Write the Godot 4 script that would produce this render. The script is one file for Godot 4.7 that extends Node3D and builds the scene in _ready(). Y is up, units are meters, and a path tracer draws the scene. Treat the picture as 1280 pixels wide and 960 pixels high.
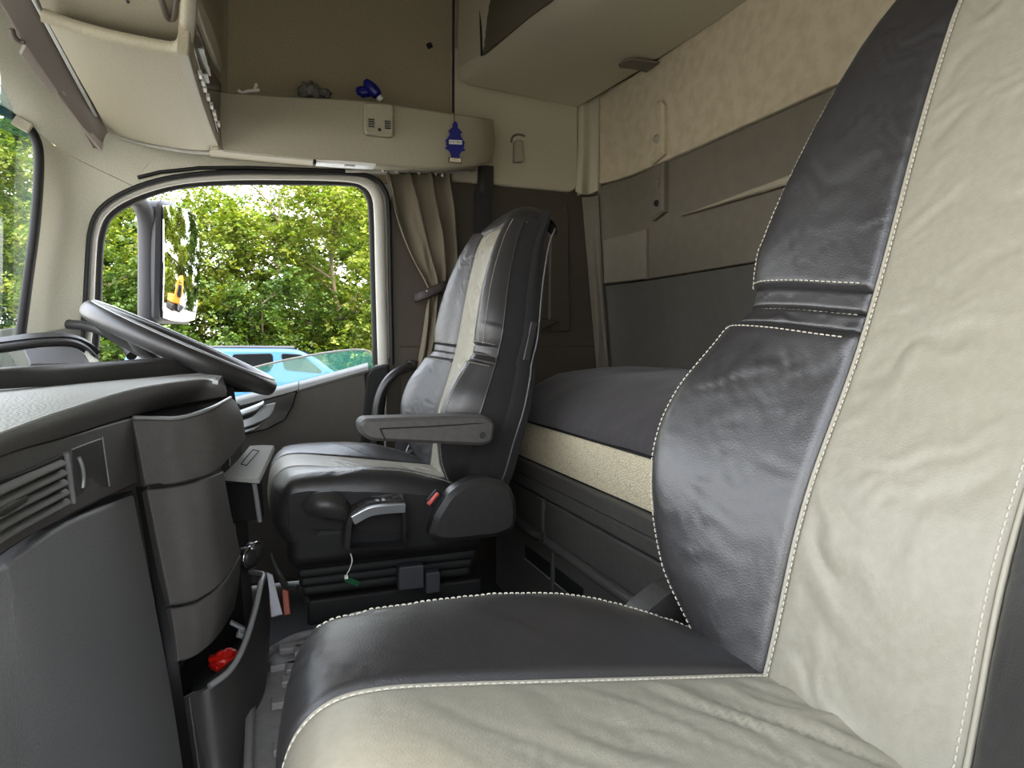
extends Node3D
# Interior of a truck cab seen from the passenger doorway: x runs to the rear wall, y up, -z across to the driver's door.

var M := {}
var origins := {}
var counts := {}
var rng := RandomNumberGenerator.new()
var wrinkle := FastNoiseLite.new()


# ---------------------------------------------------------------- mesh building
class MB:
	var v := PackedVector3Array()
	var n := PackedVector3Array()
	var c := PackedColorArray()
	var idx := PackedInt32Array()
	func vert(p: Vector3, nn: Vector3) -> int:
		v.append(p); n.append(nn)
		return v.size() - 1
	func tri(a: int, b: int, d: int) -> void:
		var g := (v[b] - v[a]).cross(v[d] - v[a])
		if g.length_squared() < 1e-18:
			return
		if g.dot(n[a] + n[b] + n[d]) > 0.0:
			idx.append(a); idx.append(d); idx.append(b)
		else:
			idx.append(a); idx.append(b); idx.append(d)
	func quad(a: int, b: int, d: int, e: int) -> void:
		tri(a, b, d); tri(a, d, e)
	func flat_quad(a: Vector3, b: Vector3, d: Vector3, e: Vector3, outward: Vector3) -> void:
		var g := (b - a).cross(d - a) + (d - a).cross(e - a)
		if g.length_squared() < 1e-20:
			return
		g = g.normalized()
		if g.dot(outward) < 0.0:
			g = -g
		quad(vert(a, g), vert(b, g), vert(d, g), vert(e, g))


func commit(b: MB, called: String, mat: Material, parent: Node = self) -> MeshInstance3D:
	var mi := MeshInstance3D.new()
	var at := Vector3.ZERO
	if parent == self:
		var lo := Vector3.INF
		var hi := -Vector3.INF
		for p in b.v:
			lo = lo.min(p); hi = hi.max(p)
		at = Vector3((lo.x + hi.x) * 0.5, lo.y, (lo.z + hi.z) * 0.5)
		mi.position = at
		mi.name = numbered(called)
	else:
		at = origins[parent]
		mi.name = called
	var vv := PackedVector3Array()
	vv.resize(b.v.size())
	for i in b.v.size():
		vv[i] = b.v[i] - at
	var arr := []
	arr.resize(Mesh.ARRAY_MAX)
	arr[Mesh.ARRAY_VERTEX] = vv
	arr[Mesh.ARRAY_NORMAL] = b.n
	arr[Mesh.ARRAY_INDEX] = b.idx
	if b.c.size() == b.v.size() and b.c.size() > 0:
		arr[Mesh.ARRAY_COLOR] = b.c
	var me := ArrayMesh.new()
	me.add_surface_from_arrays(Mesh.PRIMITIVE_TRIANGLES, arr)
	me.surface_set_material(0, mat)
	mi.mesh = me
	parent.add_child(mi, true)
	origins[mi] = at
	return mi


func numbered(called: String) -> String:
	counts[called] = counts.get(called, -1) + 1
	return called if counts[called] == 0 else "%s_%03d" % [called, counts[called]]


func thing(called: String, label: String, category: String, at: Vector3, group := "") -> Node3D:
	var o := Node3D.new()
	o.name = numbered(called)
	add_child(o)
	o.position = at
	origins[o] = at
	tag(o, label, category, group)
	return o


func structure(called: String, at := Vector3.ZERO) -> Node3D:
	var o := Node3D.new()
	o.name = numbered(called)
	add_child(o)
	o.position = at
	origins[o] = at
	o.set_meta("kind", "structure")
	return o


func tag(o: Node, label: String, category: String, group := "") -> void:
	o.set_meta("label", label)
	o.set_meta("category", category)
	if group != "":
		o.set_meta("group", group)


func says(o: Node, label: String) -> Node:
	o.set_meta("label", label)
	return o


func stuff(o: Node) -> Node:
	o.set_meta("kind", "stuff")
	return o


# ---------------------------------------------------------------- curves
func cr(a: Vector3, b: Vector3, c: Vector3, d: Vector3, t: float) -> Vector3:
	return 0.5 * (2.0 * b + (c - a) * t + (2.0 * a - 5.0 * b + 4.0 * c - d) * t * t + (3.0 * b - a - 3.0 * c + d) * t * t * t)


func along(p: Array, t: float) -> Vector3:
	var m := p.size() - 1
	if m <= 0:
		return p[0]
	var f := clampf(t, 0.0, 1.0) * m
	var i := mini(int(f), m - 1)
	var w := f - i
	if m == 1:
		return (p[0] as Vector3).lerp(p[1], w)
	var p1: Vector3 = p[i]
	var p2: Vector3 = p[i + 1]
	var p0: Vector3 = p[i - 1] if i > 0 else p1 * 2.0 - p2
	var p3: Vector3 = p[i + 2] if i + 2 <= m else p2 * 2.0 - p1
	return cr(p0, p1, p2, p3, w)


func smoothed(p: Array, per := 6) -> Array:
	var out := []
	var m := (p.size() - 1) * per
	for i in m + 1:
		out.append(along(p, float(i) / m))
	return out


func curve1(xs: Array, ys: Array, x: float) -> float:
	# smooth curve through points given as two lists
	if x <= xs[0]:
		return ys[0]
	for i in xs.size() - 1:
		if x <= xs[i + 1]:
			var t: float = (x - xs[i]) / (xs[i + 1] - xs[i])
			var y0: float = ys[i - 1] if i > 0 else ys[i]
			var y3: float = ys[i + 2] if i + 2 < ys.size() else ys[i + 1]
			return cr(Vector3(y0, 0, 0), Vector3(ys[i], 0, 0), Vector3(ys[i + 1], 0, 0), Vector3(y3, 0, 0), t).x
	return ys[ys.size() - 1]


func stops(length: float, r: float, k: int) -> Array:
	var out := []
	if r > 0.0 and length > 2.2 * r:
		for q in [0.0, 0.13, 0.38, 0.7]:
			out.append(q * r / length)
	else:
		r = 0.0
	for i in k + 1:
		out.append(lerpf(r / length, 1.0 - r / length, float(i) / k))
	if r > 0.0:
		for q in [0.7, 0.38, 0.13, 0.0]:
			out.append(1.0 - q * r / length)
	return out


# A curved panel with thickness: ctrl is rows of points, the front looks towards `face`, its rim is rounded with radius r.
func slab(b: MB, ctrl: Array, thick: float, r: float, face: Vector3, nu := 10, nv := 10) -> void:
	var mid_row := []
	var mid_col := []
	for i in 9:
		var row := []
		for q in ctrl:
			row.append(along(q, i / 8.0))
		mid_row.append(along(row, 0.5))
		var rr := []
		for q in ctrl:
			rr.append(along(q, 0.5))
		mid_col.append(along(rr, i / 8.0))
	var lu := 0.0
	var lv := 0.0
	for i in 8:
		lu += mid_row[i].distance_to(mid_row[i + 1])
		lv += mid_col[i].distance_to(mid_col[i + 1])
	var us := stops(lu, r, nu)
	var vs := stops(lv, r, nv)
	var w := us.size()
	var h := vs.size()
	var pts := PackedVector3Array()
	pts.resize(w * h)
	for i in w:
		var col := []
		for q in ctrl:
			col.append(along(q, us[i]))
		for j in h:
			pts[j * w + i] = along(col, vs[j])
	var base_n := grid_normals(pts, w, h, face)
	var front := PackedVector3Array()
	front.resize(w * h)
	for j in h:
		for i in w:
			var dist := minf(minf(us[i], 1.0 - us[i]) * lu, minf(vs[j], 1.0 - vs[j]) * lv)
			var drop := 0.0
			if r > 0.0 and dist < r:
				drop = r - sqrt(maxf(0.0, r * r - (r - dist) * (r - dist)))
			front[j * w + i] = pts[j * w + i] - base_n[j * w + i] * minf(drop, thick * 0.9)
	var fn := grid_normals(front, w, h, face)
	var k0 := b.v.size()
	for i in w * h:
		b.vert(front[i], fn[i])
	var k1 := b.v.size()
	for i in w * h:
		b.vert(pts[i] - base_n[i] * thick, -base_n[i])
	for j in h - 1:
		for i in w - 1:
			var a := j * w + i
			b.quad(k0 + a, k0 + a + 1, k0 + a + w + 1, k0 + a + w)
			b.quad(k1 + a, k1 + a + 1, k1 + a + w + 1, k1 + a + w)
	var centre := pts[(h / 2) * w + w / 2]
	for i in w - 1:
		for j in [0, h - 1]:
			var a: int = j * w + i
			b.flat_quad(front[a], front[a + 1], b.v[k1 + a + 1], b.v[k1 + a], front[a] - pts[(h / 2) * w + i])
	for j in h - 1:
		for i in [0, w - 1]:
			var a: int = j * w + i
			b.flat_quad(front[a], front[a + w], b.v[k1 + a + w], b.v[k1 + a], front[a] - pts[j * w + w / 2])


func grid_normals(p: PackedVector3Array, w: int, h: int, face: Vector3) -> PackedVector3Array:
	var out := PackedVector3Array()
	out.resize(w * h)
	var total := 0.0
	for j in h:
		for i in w:
			var du := p[j * w + mini(i + 1, w - 1)] - p[j * w + maxi(i - 1, 0)]
			var dv := p[mini(j + 1, h - 1) * w + i] - p[maxi(j - 1, 0) * w + i]
			var g := du.normalized().cross(dv.normalized())
			if g.length_squared() < 1e-12:
				g = out[j * w + i - 1] if i > 0 else face
			out[j * w + i] = g.normalized()
			total += out[j * w + i].dot(face)
	if total < 0.0:
		for i in w * h:
			out[i] = -out[i]
	return out


# An open sheet of points with its own normals (thin = both sides built with a gap).
func sheet(b: MB, p: PackedVector3Array, w: int, h: int, face: Vector3, thin := 0.0) -> void:
	var nn := grid_normals(p, w, h, face)
	var k := b.v.size()
	for i in w * h:
		b.vert(p[i], nn[i])
	for j in h - 1:
		for i in w - 1:
			var a := k + j * w + i
			b.quad(a, a + 1, a + w + 1, a + w)
	if thin > 0.0:
		var k1 := b.v.size()
		for i in w * h:
			b.vert(p[i] - nn[i] * thin, -nn[i])
		for j in h - 1:
			for i in w - 1:
				var a := k1 + j * w + i
				b.quad(a, a + 1, a + w + 1, a + w)
		for i in w - 1:
			for j in [0, h - 1]:
				var a: int = j * w + i
				b.flat_quad(p[a], p[a + 1], p[a + 1] - nn[a + 1] * thin, p[a] - nn[a] * thin, p[a] - p[(h / 2) * w + i])
		for j in h - 1:
			for i in [0, w - 1]:
				var a: int = j * w + i
				b.flat_quad(p[a], p[a + w], p[a + w] - nn[a + w] * thin, p[a] - nn[a] * thin, p[a] - p[j * w + w / 2])


func rbox(b: MB, centre: Vector3, size: Vector3, r := 0.004, basis := Basis.IDENTITY, seg := 2) -> void:
	var hs := size * 0.5
	r = minf(r, minf(hs.x, minf(hs.y, hs.z)) * 0.98)
	for axis in 3:
		for sgn in [-1.0, 1.0]:
			var ua := (axis + 1) % 3
			var va := (axis + 2) % 3
			var us := []
			var vs := []
			for i in seg + 1:
				us.append(-hs[ua] + r * i / seg); vs.append(-hs[va] + r * i / seg)
			for i in seg + 1:
				us.append(hs[ua] - r + r * i / seg); vs.append(hs[va] - r + r * i / seg)
			var k := b.v.size()
			for q in vs:
				for p in us:
					var e := Vector3.ZERO
					e[axis] = hs[axis] * sgn; e[ua] = p; e[va] = q
					var inner := Vector3(clampf(e.x, -hs.x + r, hs.x - r), clampf(e.y, -hs.y + r, hs.y - r), clampf(e.z, -hs.z + r, hs.z - r))
					var d := (e - inner).normalized()
					b.vert(centre + basis * (inner + d * r), basis * d)
			var w := us.size()
			for j in w - 1:
				for i in w - 1:
					var a := k + j * w + i
					b.quad(a, a + 1, a + w + 1, a + w)


func frame_of(d: Vector3, hint: Vector3) -> Basis:
	var x := hint - d * hint.dot(d)
	if x.length_squared() < 1e-8:
		x = Vector3.RIGHT - d * d.x
		if x.length_squared() < 1e-4:
			x = Vector3.UP - d * d.y
	x = x.normalized()
	return Basis(x, d.cross(x), d)


# A tube along points; radius may be a list; `wide` stretches it along the hint direction.
func tube(b: MB, p: Array, radius: Variant, sides := 10, closed := false, hint := Vector3.UP, wide := 1.0, caps := true) -> void:
	var m := p.size()
	var k := b.v.size()
	var x := Vector3.ZERO
	for i in m:
		var d: Vector3
		if closed:
			d = p[(i + 1) % m] - p[(i + m - 1) % m]
		else:
			d = p[mini(i + 1, m - 1)] - p[maxi(i - 1, 0)]
		d = d.normalized()
		var f := frame_of(d, hint if (i == 0 or wide != 1.0) else x)
		x = f.x
		var rad: float = radius[mini(i, radius.size() - 1)] if radius is Array else radius
		for s in sides:
			var a := TAU * s / sides
			var off := f.x * cos(a) * rad * wide + f.y * sin(a) * rad
			var nn := (f.x * cos(a) / wide + f.y * sin(a)).normalized()
			b.vert(p[i] + off, nn)
	for i in (m if closed else m - 1):
		var i2 := (i + 1) % m
		for s in sides:
			var s2 := (s + 1) % sides
			b.quad(k + i * sides + s, k + i * sides + s2, k + i2 * sides + s2, k + i2 * sides + s)
	if caps and not closed:
		for e in [0, m - 1]:
			var d: Vector3 = (p[0] - p[1]).normalized() if e == 0 else (p[m - 1] - p[m - 2]).normalized()
			var c := b.vert(p[e], d)
			for s in sides:
				var a0 := b.vert(b.v[k + e * sides + s], d)
				var a1 := b.vert(b.v[k + e * sides + (s + 1) % sides], d)
				b.tri(c, a0, a1)


# A flat outline pushed back along local -z, with bevelled front rim. at: maps local x, y, z to the world.
func plate(b: MB, poly: Array, at: Transform3D, depth: float, bev := 0.003) -> void:
	var m := poly.size()
	var area := 0.0
	for i in m:
		var q0: Vector2 = poly[i]
		var q1: Vector2 = poly[(i + 1) % m]
		area += q0.x * q1.y - q1.x * q0.y
	var p := PackedVector2Array(poly)
	if area < 0.0:
		p.reverse()
	var inner := PackedVector2Array()
	var side := PackedVector2Array()
	for i in m:
		var e0 := (p[i] - p[(i + m - 1) % m]).normalized()
		var e1 := (p[(i + 1) % m] - p[i]).normalized()
		var n0 := Vector2(e0.y, -e0.x)
		var n1 := Vector2(e1.y, -e1.x)
		var mm := (n0 + n1).normalized()
		side.append(mm)
		inner.append(p[i] - mm * bev / maxf(0.4, mm.dot(n0)))
	var t := Geometry2D.triangulate_polygon(inner)
	var fz := at.basis.z.normalized()
	for pass_ in 2:
		var k := b.v.size()
		for i in m:
			var q := inner[i] if pass_ == 0 else p[i]
			b.vert(at * Vector3(q.x, q.y, 0.0 if pass_ == 0 else -depth), fz if pass_ == 0 else -fz)
		for i in t.size() / 3:
			b.tri(k + t[i * 3], k + t[i * 3 + 1], k + t[i * 3 + 2])
	for i in m:
		var i2 := (i + 1) % m
		var e := p[i2] - p[i]
		var nn := at.basis * Vector3(e.y, -e.x, 0.0).normalized()
		var a := at * Vector3(inner[i].x, inner[i].y, 0)
		var a2 := at * Vector3(inner[i2].x, inner[i2].y, 0)
		var c := at * Vector3(p[i].x, p[i].y, -bev)
		var c2 := at * Vector3(p[i2].x, p[i2].y, -bev)
		var d := at * Vector3(p[i].x, p[i].y, -depth)
		var d2 := at * Vector3(p[i2].x, p[i2].y, -depth)
		if bev > 0.0:
			b.flat_quad(a, a2, c2, c, nn + fz)
		b.flat_quad(c, c2, d2, d, nn)


func side_on(z: float) -> Transform3D:      # outlines given as (x, y), looking to +z
	return Transform3D(Basis.IDENTITY, Vector3(0, 0, z))


func rear_on(x: float) -> Transform3D:      # outlines given as (z, y), looking to -x
	return Transform3D(Basis(Vector3(0, 0, 1), Vector3(0, 1, 0), Vector3(-1, 0, 0)), Vector3(x, 0, 0))


func top_on(y: float) -> Transform3D:       # outlines given as (x, -z), looking up
	return Transform3D(Basis(Vector3(1, 0, 0), Vector3(0, 0, -1), Vector3(0, 1, 0)), Vector3(0, y, 0))


func xy(p: Array) -> Array:
	var out := []
	for q in p:
		out.append(Vector2(q.x, q.y))
	return out


func zy(p: Array) -> Array:
	var out := []
	for q in p:
		out.append(Vector2(q.z, q.y))
	return out


func lathe(b: MB, prof: Array, at: Transform3D, seg := 20) -> void:   # prof: Vector2(radius, height along local y)
	var m := prof.size()
	var k := b.v.size()
	for i in m:
		var d: Vector2 = prof[mini(i + 1, m - 1)] - prof[maxi(i - 1, 0)]
		var nn := Vector2(d.y, -d.x).normalized()
		for s in seg:
			var a := TAU * s / seg
			b.vert(at * Vector3(prof[i].x * cos(a), prof[i].y, prof[i].x * sin(a)), (at.basis * Vector3(nn.x * cos(a), nn.y, nn.x * sin(a))).normalized())
	for i in m - 1:
		for s in seg:
			var s2 := (s + 1) % seg
			b.quad(k + i * seg + s, k + i * seg + s2, k + (i + 1) * seg + s2, k + (i + 1) * seg + s)


# ---------------------------------------------------------------- materials
func noise_image(kind: int, freq: float, octaves: int, size: int, seed_: int) -> Image:
	var fn := FastNoiseLite.new()
	fn.noise_type = kind
	fn.frequency = freq
	fn.fractal_octaves = octaves
	fn.seed = seed_
	if kind == FastNoiseLite.TYPE_CELLULAR:
		fn.cellular_return_type = FastNoiseLite.RETURN_DISTANCE2_SUB
	return fn.get_seamless_image(size, size)


func ramp_tex(im: Image, lo: Color, hi: Color, from := 0.0, to := 1.0) -> ImageTexture:
	var out := Image.create(im.get_width(), im.get_height(), false, Image.FORMAT_RGB8)
	for y in im.get_height():
		for x in im.get_width():
			out.set_pixel(x, y, lo.lerp(hi, clampf((im.get_pixel(x, y).r - from) / (to - from), 0.0, 1.0)))
	return ImageTexture.create_from_image(out)


func mat(called: String, col: Color, rough: float, opt := {}) -> StandardMaterial3D:
	var m := StandardMaterial3D.new()
	m.resource_name = called
	m.albedo_color = col
	m.roughness = rough
	m.metallic = opt.get("metal", 0.0)
	m.metallic_specular = opt.get("spec", 0.5)
	if opt.has("tex"):
		m.albedo_texture = opt.tex
	if opt.has("bump"):
		m.heightmap_enabled = true
		m.heightmap_texture = opt.bump
		m.heightmap_scale = opt.get("depth", 0.02)
	if opt.has("rough_tex"):
		m.roughness_texture = opt.rough_tex
	m.uv1_triplanar = true
	var s: float = opt.get("scale", 6.0)
	m.uv1_scale = Vector3(s, s, s)
	if opt.has("coat"):
		m.clearcoat_enabled = true
		m.clearcoat = opt.coat
		m.clearcoat_roughness = opt.get("coat_rough", 0.2)
	if opt.has("sheen"):
		m.rim_enabled = true
		m.rim = opt.sheen
		m.rim_tint = 0.5
	if opt.has("back"):
		m.backlight_enabled = true
		m.backlight = opt.back
	M[called] = m
	return m


func pane(called: String, col: Color, alpha: float) -> StandardMaterial3D:
	var m := StandardMaterial3D.new()
	m.resource_name = called
	m.albedo_color = Color(col.r, col.g, col.b, alpha)
	m.transparency = BaseMaterial3D.TRANSPARENCY_ALPHA
	m.roughness = 0.02
	M[called] = m
	return m


func make_materials() -> void:
	var fine := noise_image(FastNoiseLite.TYPE_SIMPLEX_SMOOTH, 0.12, 3, 256, 11)
	var coarse := noise_image(FastNoiseLite.TYPE_SIMPLEX_SMOOTH, 0.02, 4, 256, 12)
	var cells := noise_image(FastNoiseLite.TYPE_CELLULAR, 0.09, 1, 256, 13)
	var cell_tex := ramp_tex(cells, Color.BLACK, Color.WHITE, 0.0, 0.55)
	var fine_tex := ramp_tex(fine, Color.BLACK, Color.WHITE, 0.2, 0.8)
	var speck := ramp_tex(fine, Color(0.93, 0.93, 0.925), Color(1, 1, 1), 0.2, 0.75)
	var mottled := ramp_tex(coarse, Color(0.95, 0.95, 0.94), Color(1, 1, 1), 0.1, 0.9)
	var stained := ramp_tex(coarse, Color(0.93, 0.92, 0.90), Color(1, 1, 1), 0.1, 0.7)
	var pored := ramp_tex(cells, Color(0.80, 0.78, 0.74), Color(1, 1, 1), 0.0, 0.35)
	var worn := ramp_tex(coarse, Color(0.90, 0.90, 0.90), Color(1, 1, 1), 0.1, 0.9)
	mat("beige_plastic", Color(0.64, 0.61, 0.53), 0.55, {"tex": speck, "bump": fine_tex, "depth": 0.01, "scale": 5.0})
	mat("beige_carpet", Color(0.77, 0.72, 0.62), 0.95, {"tex": stained, "bump": fine_tex, "depth": 0.05, "scale": 3.2, "sheen": 0.2})
	mat("roof_carpet", Color(0.60, 0.555, 0.46), 0.95, {"tex": speck, "bump": fine_tex, "depth": 0.05, "scale": 4.0})
	mat("taupe_panel", Color(0.44, 0.415, 0.365), 0.75, {"tex": mottled, "bump": fine_tex, "depth": 0.02, "scale": 3.0})
	mat("charcoal_panel", Color(0.33, 0.32, 0.30), 0.7, {"tex": mottled, "bump": fine_tex, "depth": 0.02, "scale": 3.0})
	mat("umber_panel", Color(0.27, 0.24, 0.20), 0.6, {"tex": mottled, "bump": fine_tex, "depth": 0.015, "scale": 3.0})
	mat("mesh_cloth", Color(0.36, 0.33, 0.27), 0.9, {"tex": speck, "bump": cell_tex, "depth": 0.04, "scale": 14.0})
	mat("pale_trim", Color(0.74, 0.73, 0.70), 0.4, {"tex": speck, "scale": 6.0})
	mat("pillar_plastic", Color(0.80, 0.79, 0.72), 0.55, {"tex": speck, "bump": fine_tex, "depth": 0.01, "scale": 5.0})
	mat("door_skin", Color(0.28, 0.265, 0.24), 0.6, {"tex": mottled, "bump": cell_tex, "depth": 0.01, "scale": 5.0})
	mat("belt_trim", Color(0.50, 0.50, 0.49), 0.35, {"tex": speck, "scale": 6.0})
	mat("bunk_plastic", Color(0.30, 0.29, 0.275), 0.42, {"tex": worn, "bump": cell_tex, "depth": 0.01, "scale": 9.0})
	mat("locker_plastic", Color(0.73, 0.70, 0.61), 0.55, {"tex": speck, "bump": fine_tex, "depth": 0.01, "scale": 5.0})
	mat("pale_taupe", Color(0.50, 0.475, 0.42), 0.7, {"tex": mottled, "bump": fine_tex, "depth": 0.02, "scale": 3.0})
	mat("rubber", Color(0.05, 0.05, 0.05), 0.6)
	mat("blind_rail", Color(0.36, 0.32, 0.29), 0.5)
	mat("blind_fabric", Color(0.58, 0.54, 0.52), 0.8, {"tex": speck, "scale": 12.0})
	mat("dash_grey", Color(0.45, 0.45, 0.455), 0.55, {"tex": speck, "bump": cell_tex, "depth": 0.03, "scale": 8.0})
	mat("dash_top", Color(0.65, 0.655, 0.635), 0.5, {"tex": speck, "bump": cell_tex, "depth": 0.06, "scale": 7.0})
	mat("dash_dark", Color(0.31, 0.30, 0.29), 0.58, {"tex": worn, "bump": cell_tex, "depth": 0.015, "scale": 9.0})
	mat("black_plastic", Color(0.20, 0.195, 0.19), 0.42, {"tex": worn, "bump": cell_tex, "depth": 0.01, "scale": 9.0})
	mat("gloss_black", Color(0.03, 0.03, 0.03), 0.15)
	mat("deep_black", Color(0.025, 0.025, 0.025), 0.7)
	mat("silver", Color(0.72, 0.73, 0.74), 0.3, {"metal": 0.8})
	mat("satin_silver", Color(0.62, 0.63, 0.63), 0.38, {"metal": 0.5})
	mat("chrome", Color(0.85, 0.86, 0.87), 0.08, {"metal": 1.0})
	mat("black_leather", Color(0.165, 0.158, 0.16), 0.41, {"tex": worn, "bump": cell_tex, "depth": 0.012, "scale": 16.0, "spec": 0.68})
	mat("grey_leather", Color(0.58, 0.562, 0.505), 0.42, {"tex": mottled, "bump": cell_tex, "depth": 0.012, "scale": 16.0})
	mat("thread", Color(0.74, 0.72, 0.66), 0.8)
	mat("piping", Color(0.62, 0.60, 0.54), 0.5)
	mat("dark_fabric", Color(0.14, 0.135, 0.14), 0.9, {"tex": worn, "bump": fine_tex, "depth": 0.03, "scale": 6.0, "sheen": 0.3})
	mat("velour", Color(0.245, 0.23, 0.235), 0.9, {"tex": worn, "bump": fine_tex, "depth": 0.04, "scale": 5.0, "sheen": 0.7})
	mat("cream_vinyl", Color(0.86, 0.82, 0.71), 0.6, {"tex": pored, "bump": cell_tex, "depth": 0.08, "scale": 7.0})
	mat("curtain", Color(0.44, 0.41, 0.345), 0.9, {"tex": speck, "bump": fine_tex, "depth": 0.02, "scale": 14.0, "sheen": 0.2})
	mat("strap_brown", Color(0.17, 0.13, 0.12), 0.6)
	mat("belt", Color(0.09, 0.09, 0.10), 0.7, {"bump": fine_tex, "depth": 0.02, "scale": 20.0})
	mat("mat_rubber", Color(0.48, 0.47, 0.465), 0.6, {"tex": worn, "bump": fine_tex, "depth": 0.03, "scale": 7.0})
	mat("floor_vinyl", Color(0.14, 0.14, 0.14), 0.7, {"tex": worn, "scale": 5.0})
	mat("white_plastic", Color(0.86, 0.85, 0.82), 0.4)
	mat("lamp_lens", Color(0.92, 0.92, 0.90), 0.25)
	mat("royal_blue", Color(0.05, 0.07, 0.42), 0.4)
	mat("tree_blue", Color(0.06, 0.09, 0.42), 0.7)
	mat("red_plastic", Color(0.72, 0.09, 0.05), 0.35)
	mat("buckle_red", Color(0.80, 0.33, 0.30), 0.4)
	mat("board_green", Color(0.03, 0.28, 0.16), 0.4)
	mat("rust_paint", Color(0.62, 0.24, 0.10), 0.5)
	mat("sill_white", Color(0.78, 0.78, 0.80), 0.4)
	mat("bag_film", Color(0.40, 0.39, 0.37), 0.3)
	mat("print_dark", Color(0.12, 0.12, 0.16), 0.7)
	mat("mirror_glass", Color(0.95, 0.95, 0.95), 0.02, {"metal": 1.0})
	mat("mirror_case", Color(0.22, 0.22, 0.24), 0.5)
	mat("van_blue", Color(0.17, 0.37, 0.58), 0.25, {"coat": 0.6})
	mat("van_glass", Color(0.05, 0.06, 0.07), 0.06)
	mat("tyre", Color(0.05, 0.05, 0.05), 0.8)
	mat("ground", Color(0.66, 0.64, 0.60), 0.95, {"tex": stained, "bump": fine_tex, "depth": 1.0, "scale": 0.7})
	mat("bark", Color(0.42, 0.37, 0.28), 0.9)
	mat("digger_orange", Color(0.88, 0.50, 0.08), 0.4)
	pane("screen_glass", Color(0.50, 0.80, 0.72), 0.10)
	pane("screen_band", Color(0.10, 0.50, 0.55), 0.55)
	pane("door_glass", Color(0.45, 0.85, 0.80), 0.26)


func _ready() -> void:
	rng.seed = 4711
	wrinkle.noise_type = FastNoiseLite.TYPE_SIMPLEX_SMOOTH
	wrinkle.frequency = 1.0
	wrinkle.fractal_octaves = 2
	wrinkle.seed = 5
	# camera: in the open passenger doorway, level, lens shifted slightly down
	var cam := Camera3D.new()
	cam.name = "camera"
	add_child(cam)
	cam.position = Vector3(0, 0.80, 0)
	cam.rotation.y = -0.3588
	cam.set_frustum(0.02 * 960.0 / 840.0, Vector2(0, -0.02 * 52.0 / 840.0), 0.02, 200.0)
	cam.current = true
	# overcast sky
	var env := Environment.new()
	var sky_mat := ProceduralSkyMaterial.new()
	sky_mat.sky_top_color = Color(0.90, 0.94, 1.0)
	sky_mat.sky_horizon_color = Color(1.0, 0.99, 0.97)
	sky_mat.sky_curve = 0.25
	sky_mat.ground_bottom_color = Color(0.42, 0.41, 0.39)
	sky_mat.ground_horizon_color = Color(0.6, 0.6, 0.58)
	sky_mat.sun_angle_max = 30.0
	var sky := Sky.new()
	sky.sky_material = sky_mat
	env.background_mode = Environment.BG_SKY
	env.sky = sky
	env.background_energy_multiplier = 1.0
	env.tonemap_mode = Environment.TONE_MAPPER_LINEAR
	env.tonemap_exposure = 7.4
	env.sdfgi_enabled = true
	env.ssao_enabled = true
	env.ssil_enabled = true
	var we := WorldEnvironment.new()
	we.name = "environment"
	we.environment = env
	add_child(we)
	# a veiled sun, high on the passenger side
	var sun := DirectionalLight3D.new()
	sun.name = "sun"
	sun.light_color = Color(1.0, 0.96, 0.88)
	sun.light_energy = 0.5
	sun.light_angular_distance = 12.0
	sun.shadow_enabled = true
	sun.rotation = Vector3(deg_to_rad(-50), deg_to_rad(38), 0)
	add_child(sun)
	make_materials()
	build_shell()
	build_door()
	build_overheads()
	build_dashboard()
	build_bunk()
	build_seats()
	build_curtain_and_belts()
	build_small_things()
	build_outside()


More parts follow.
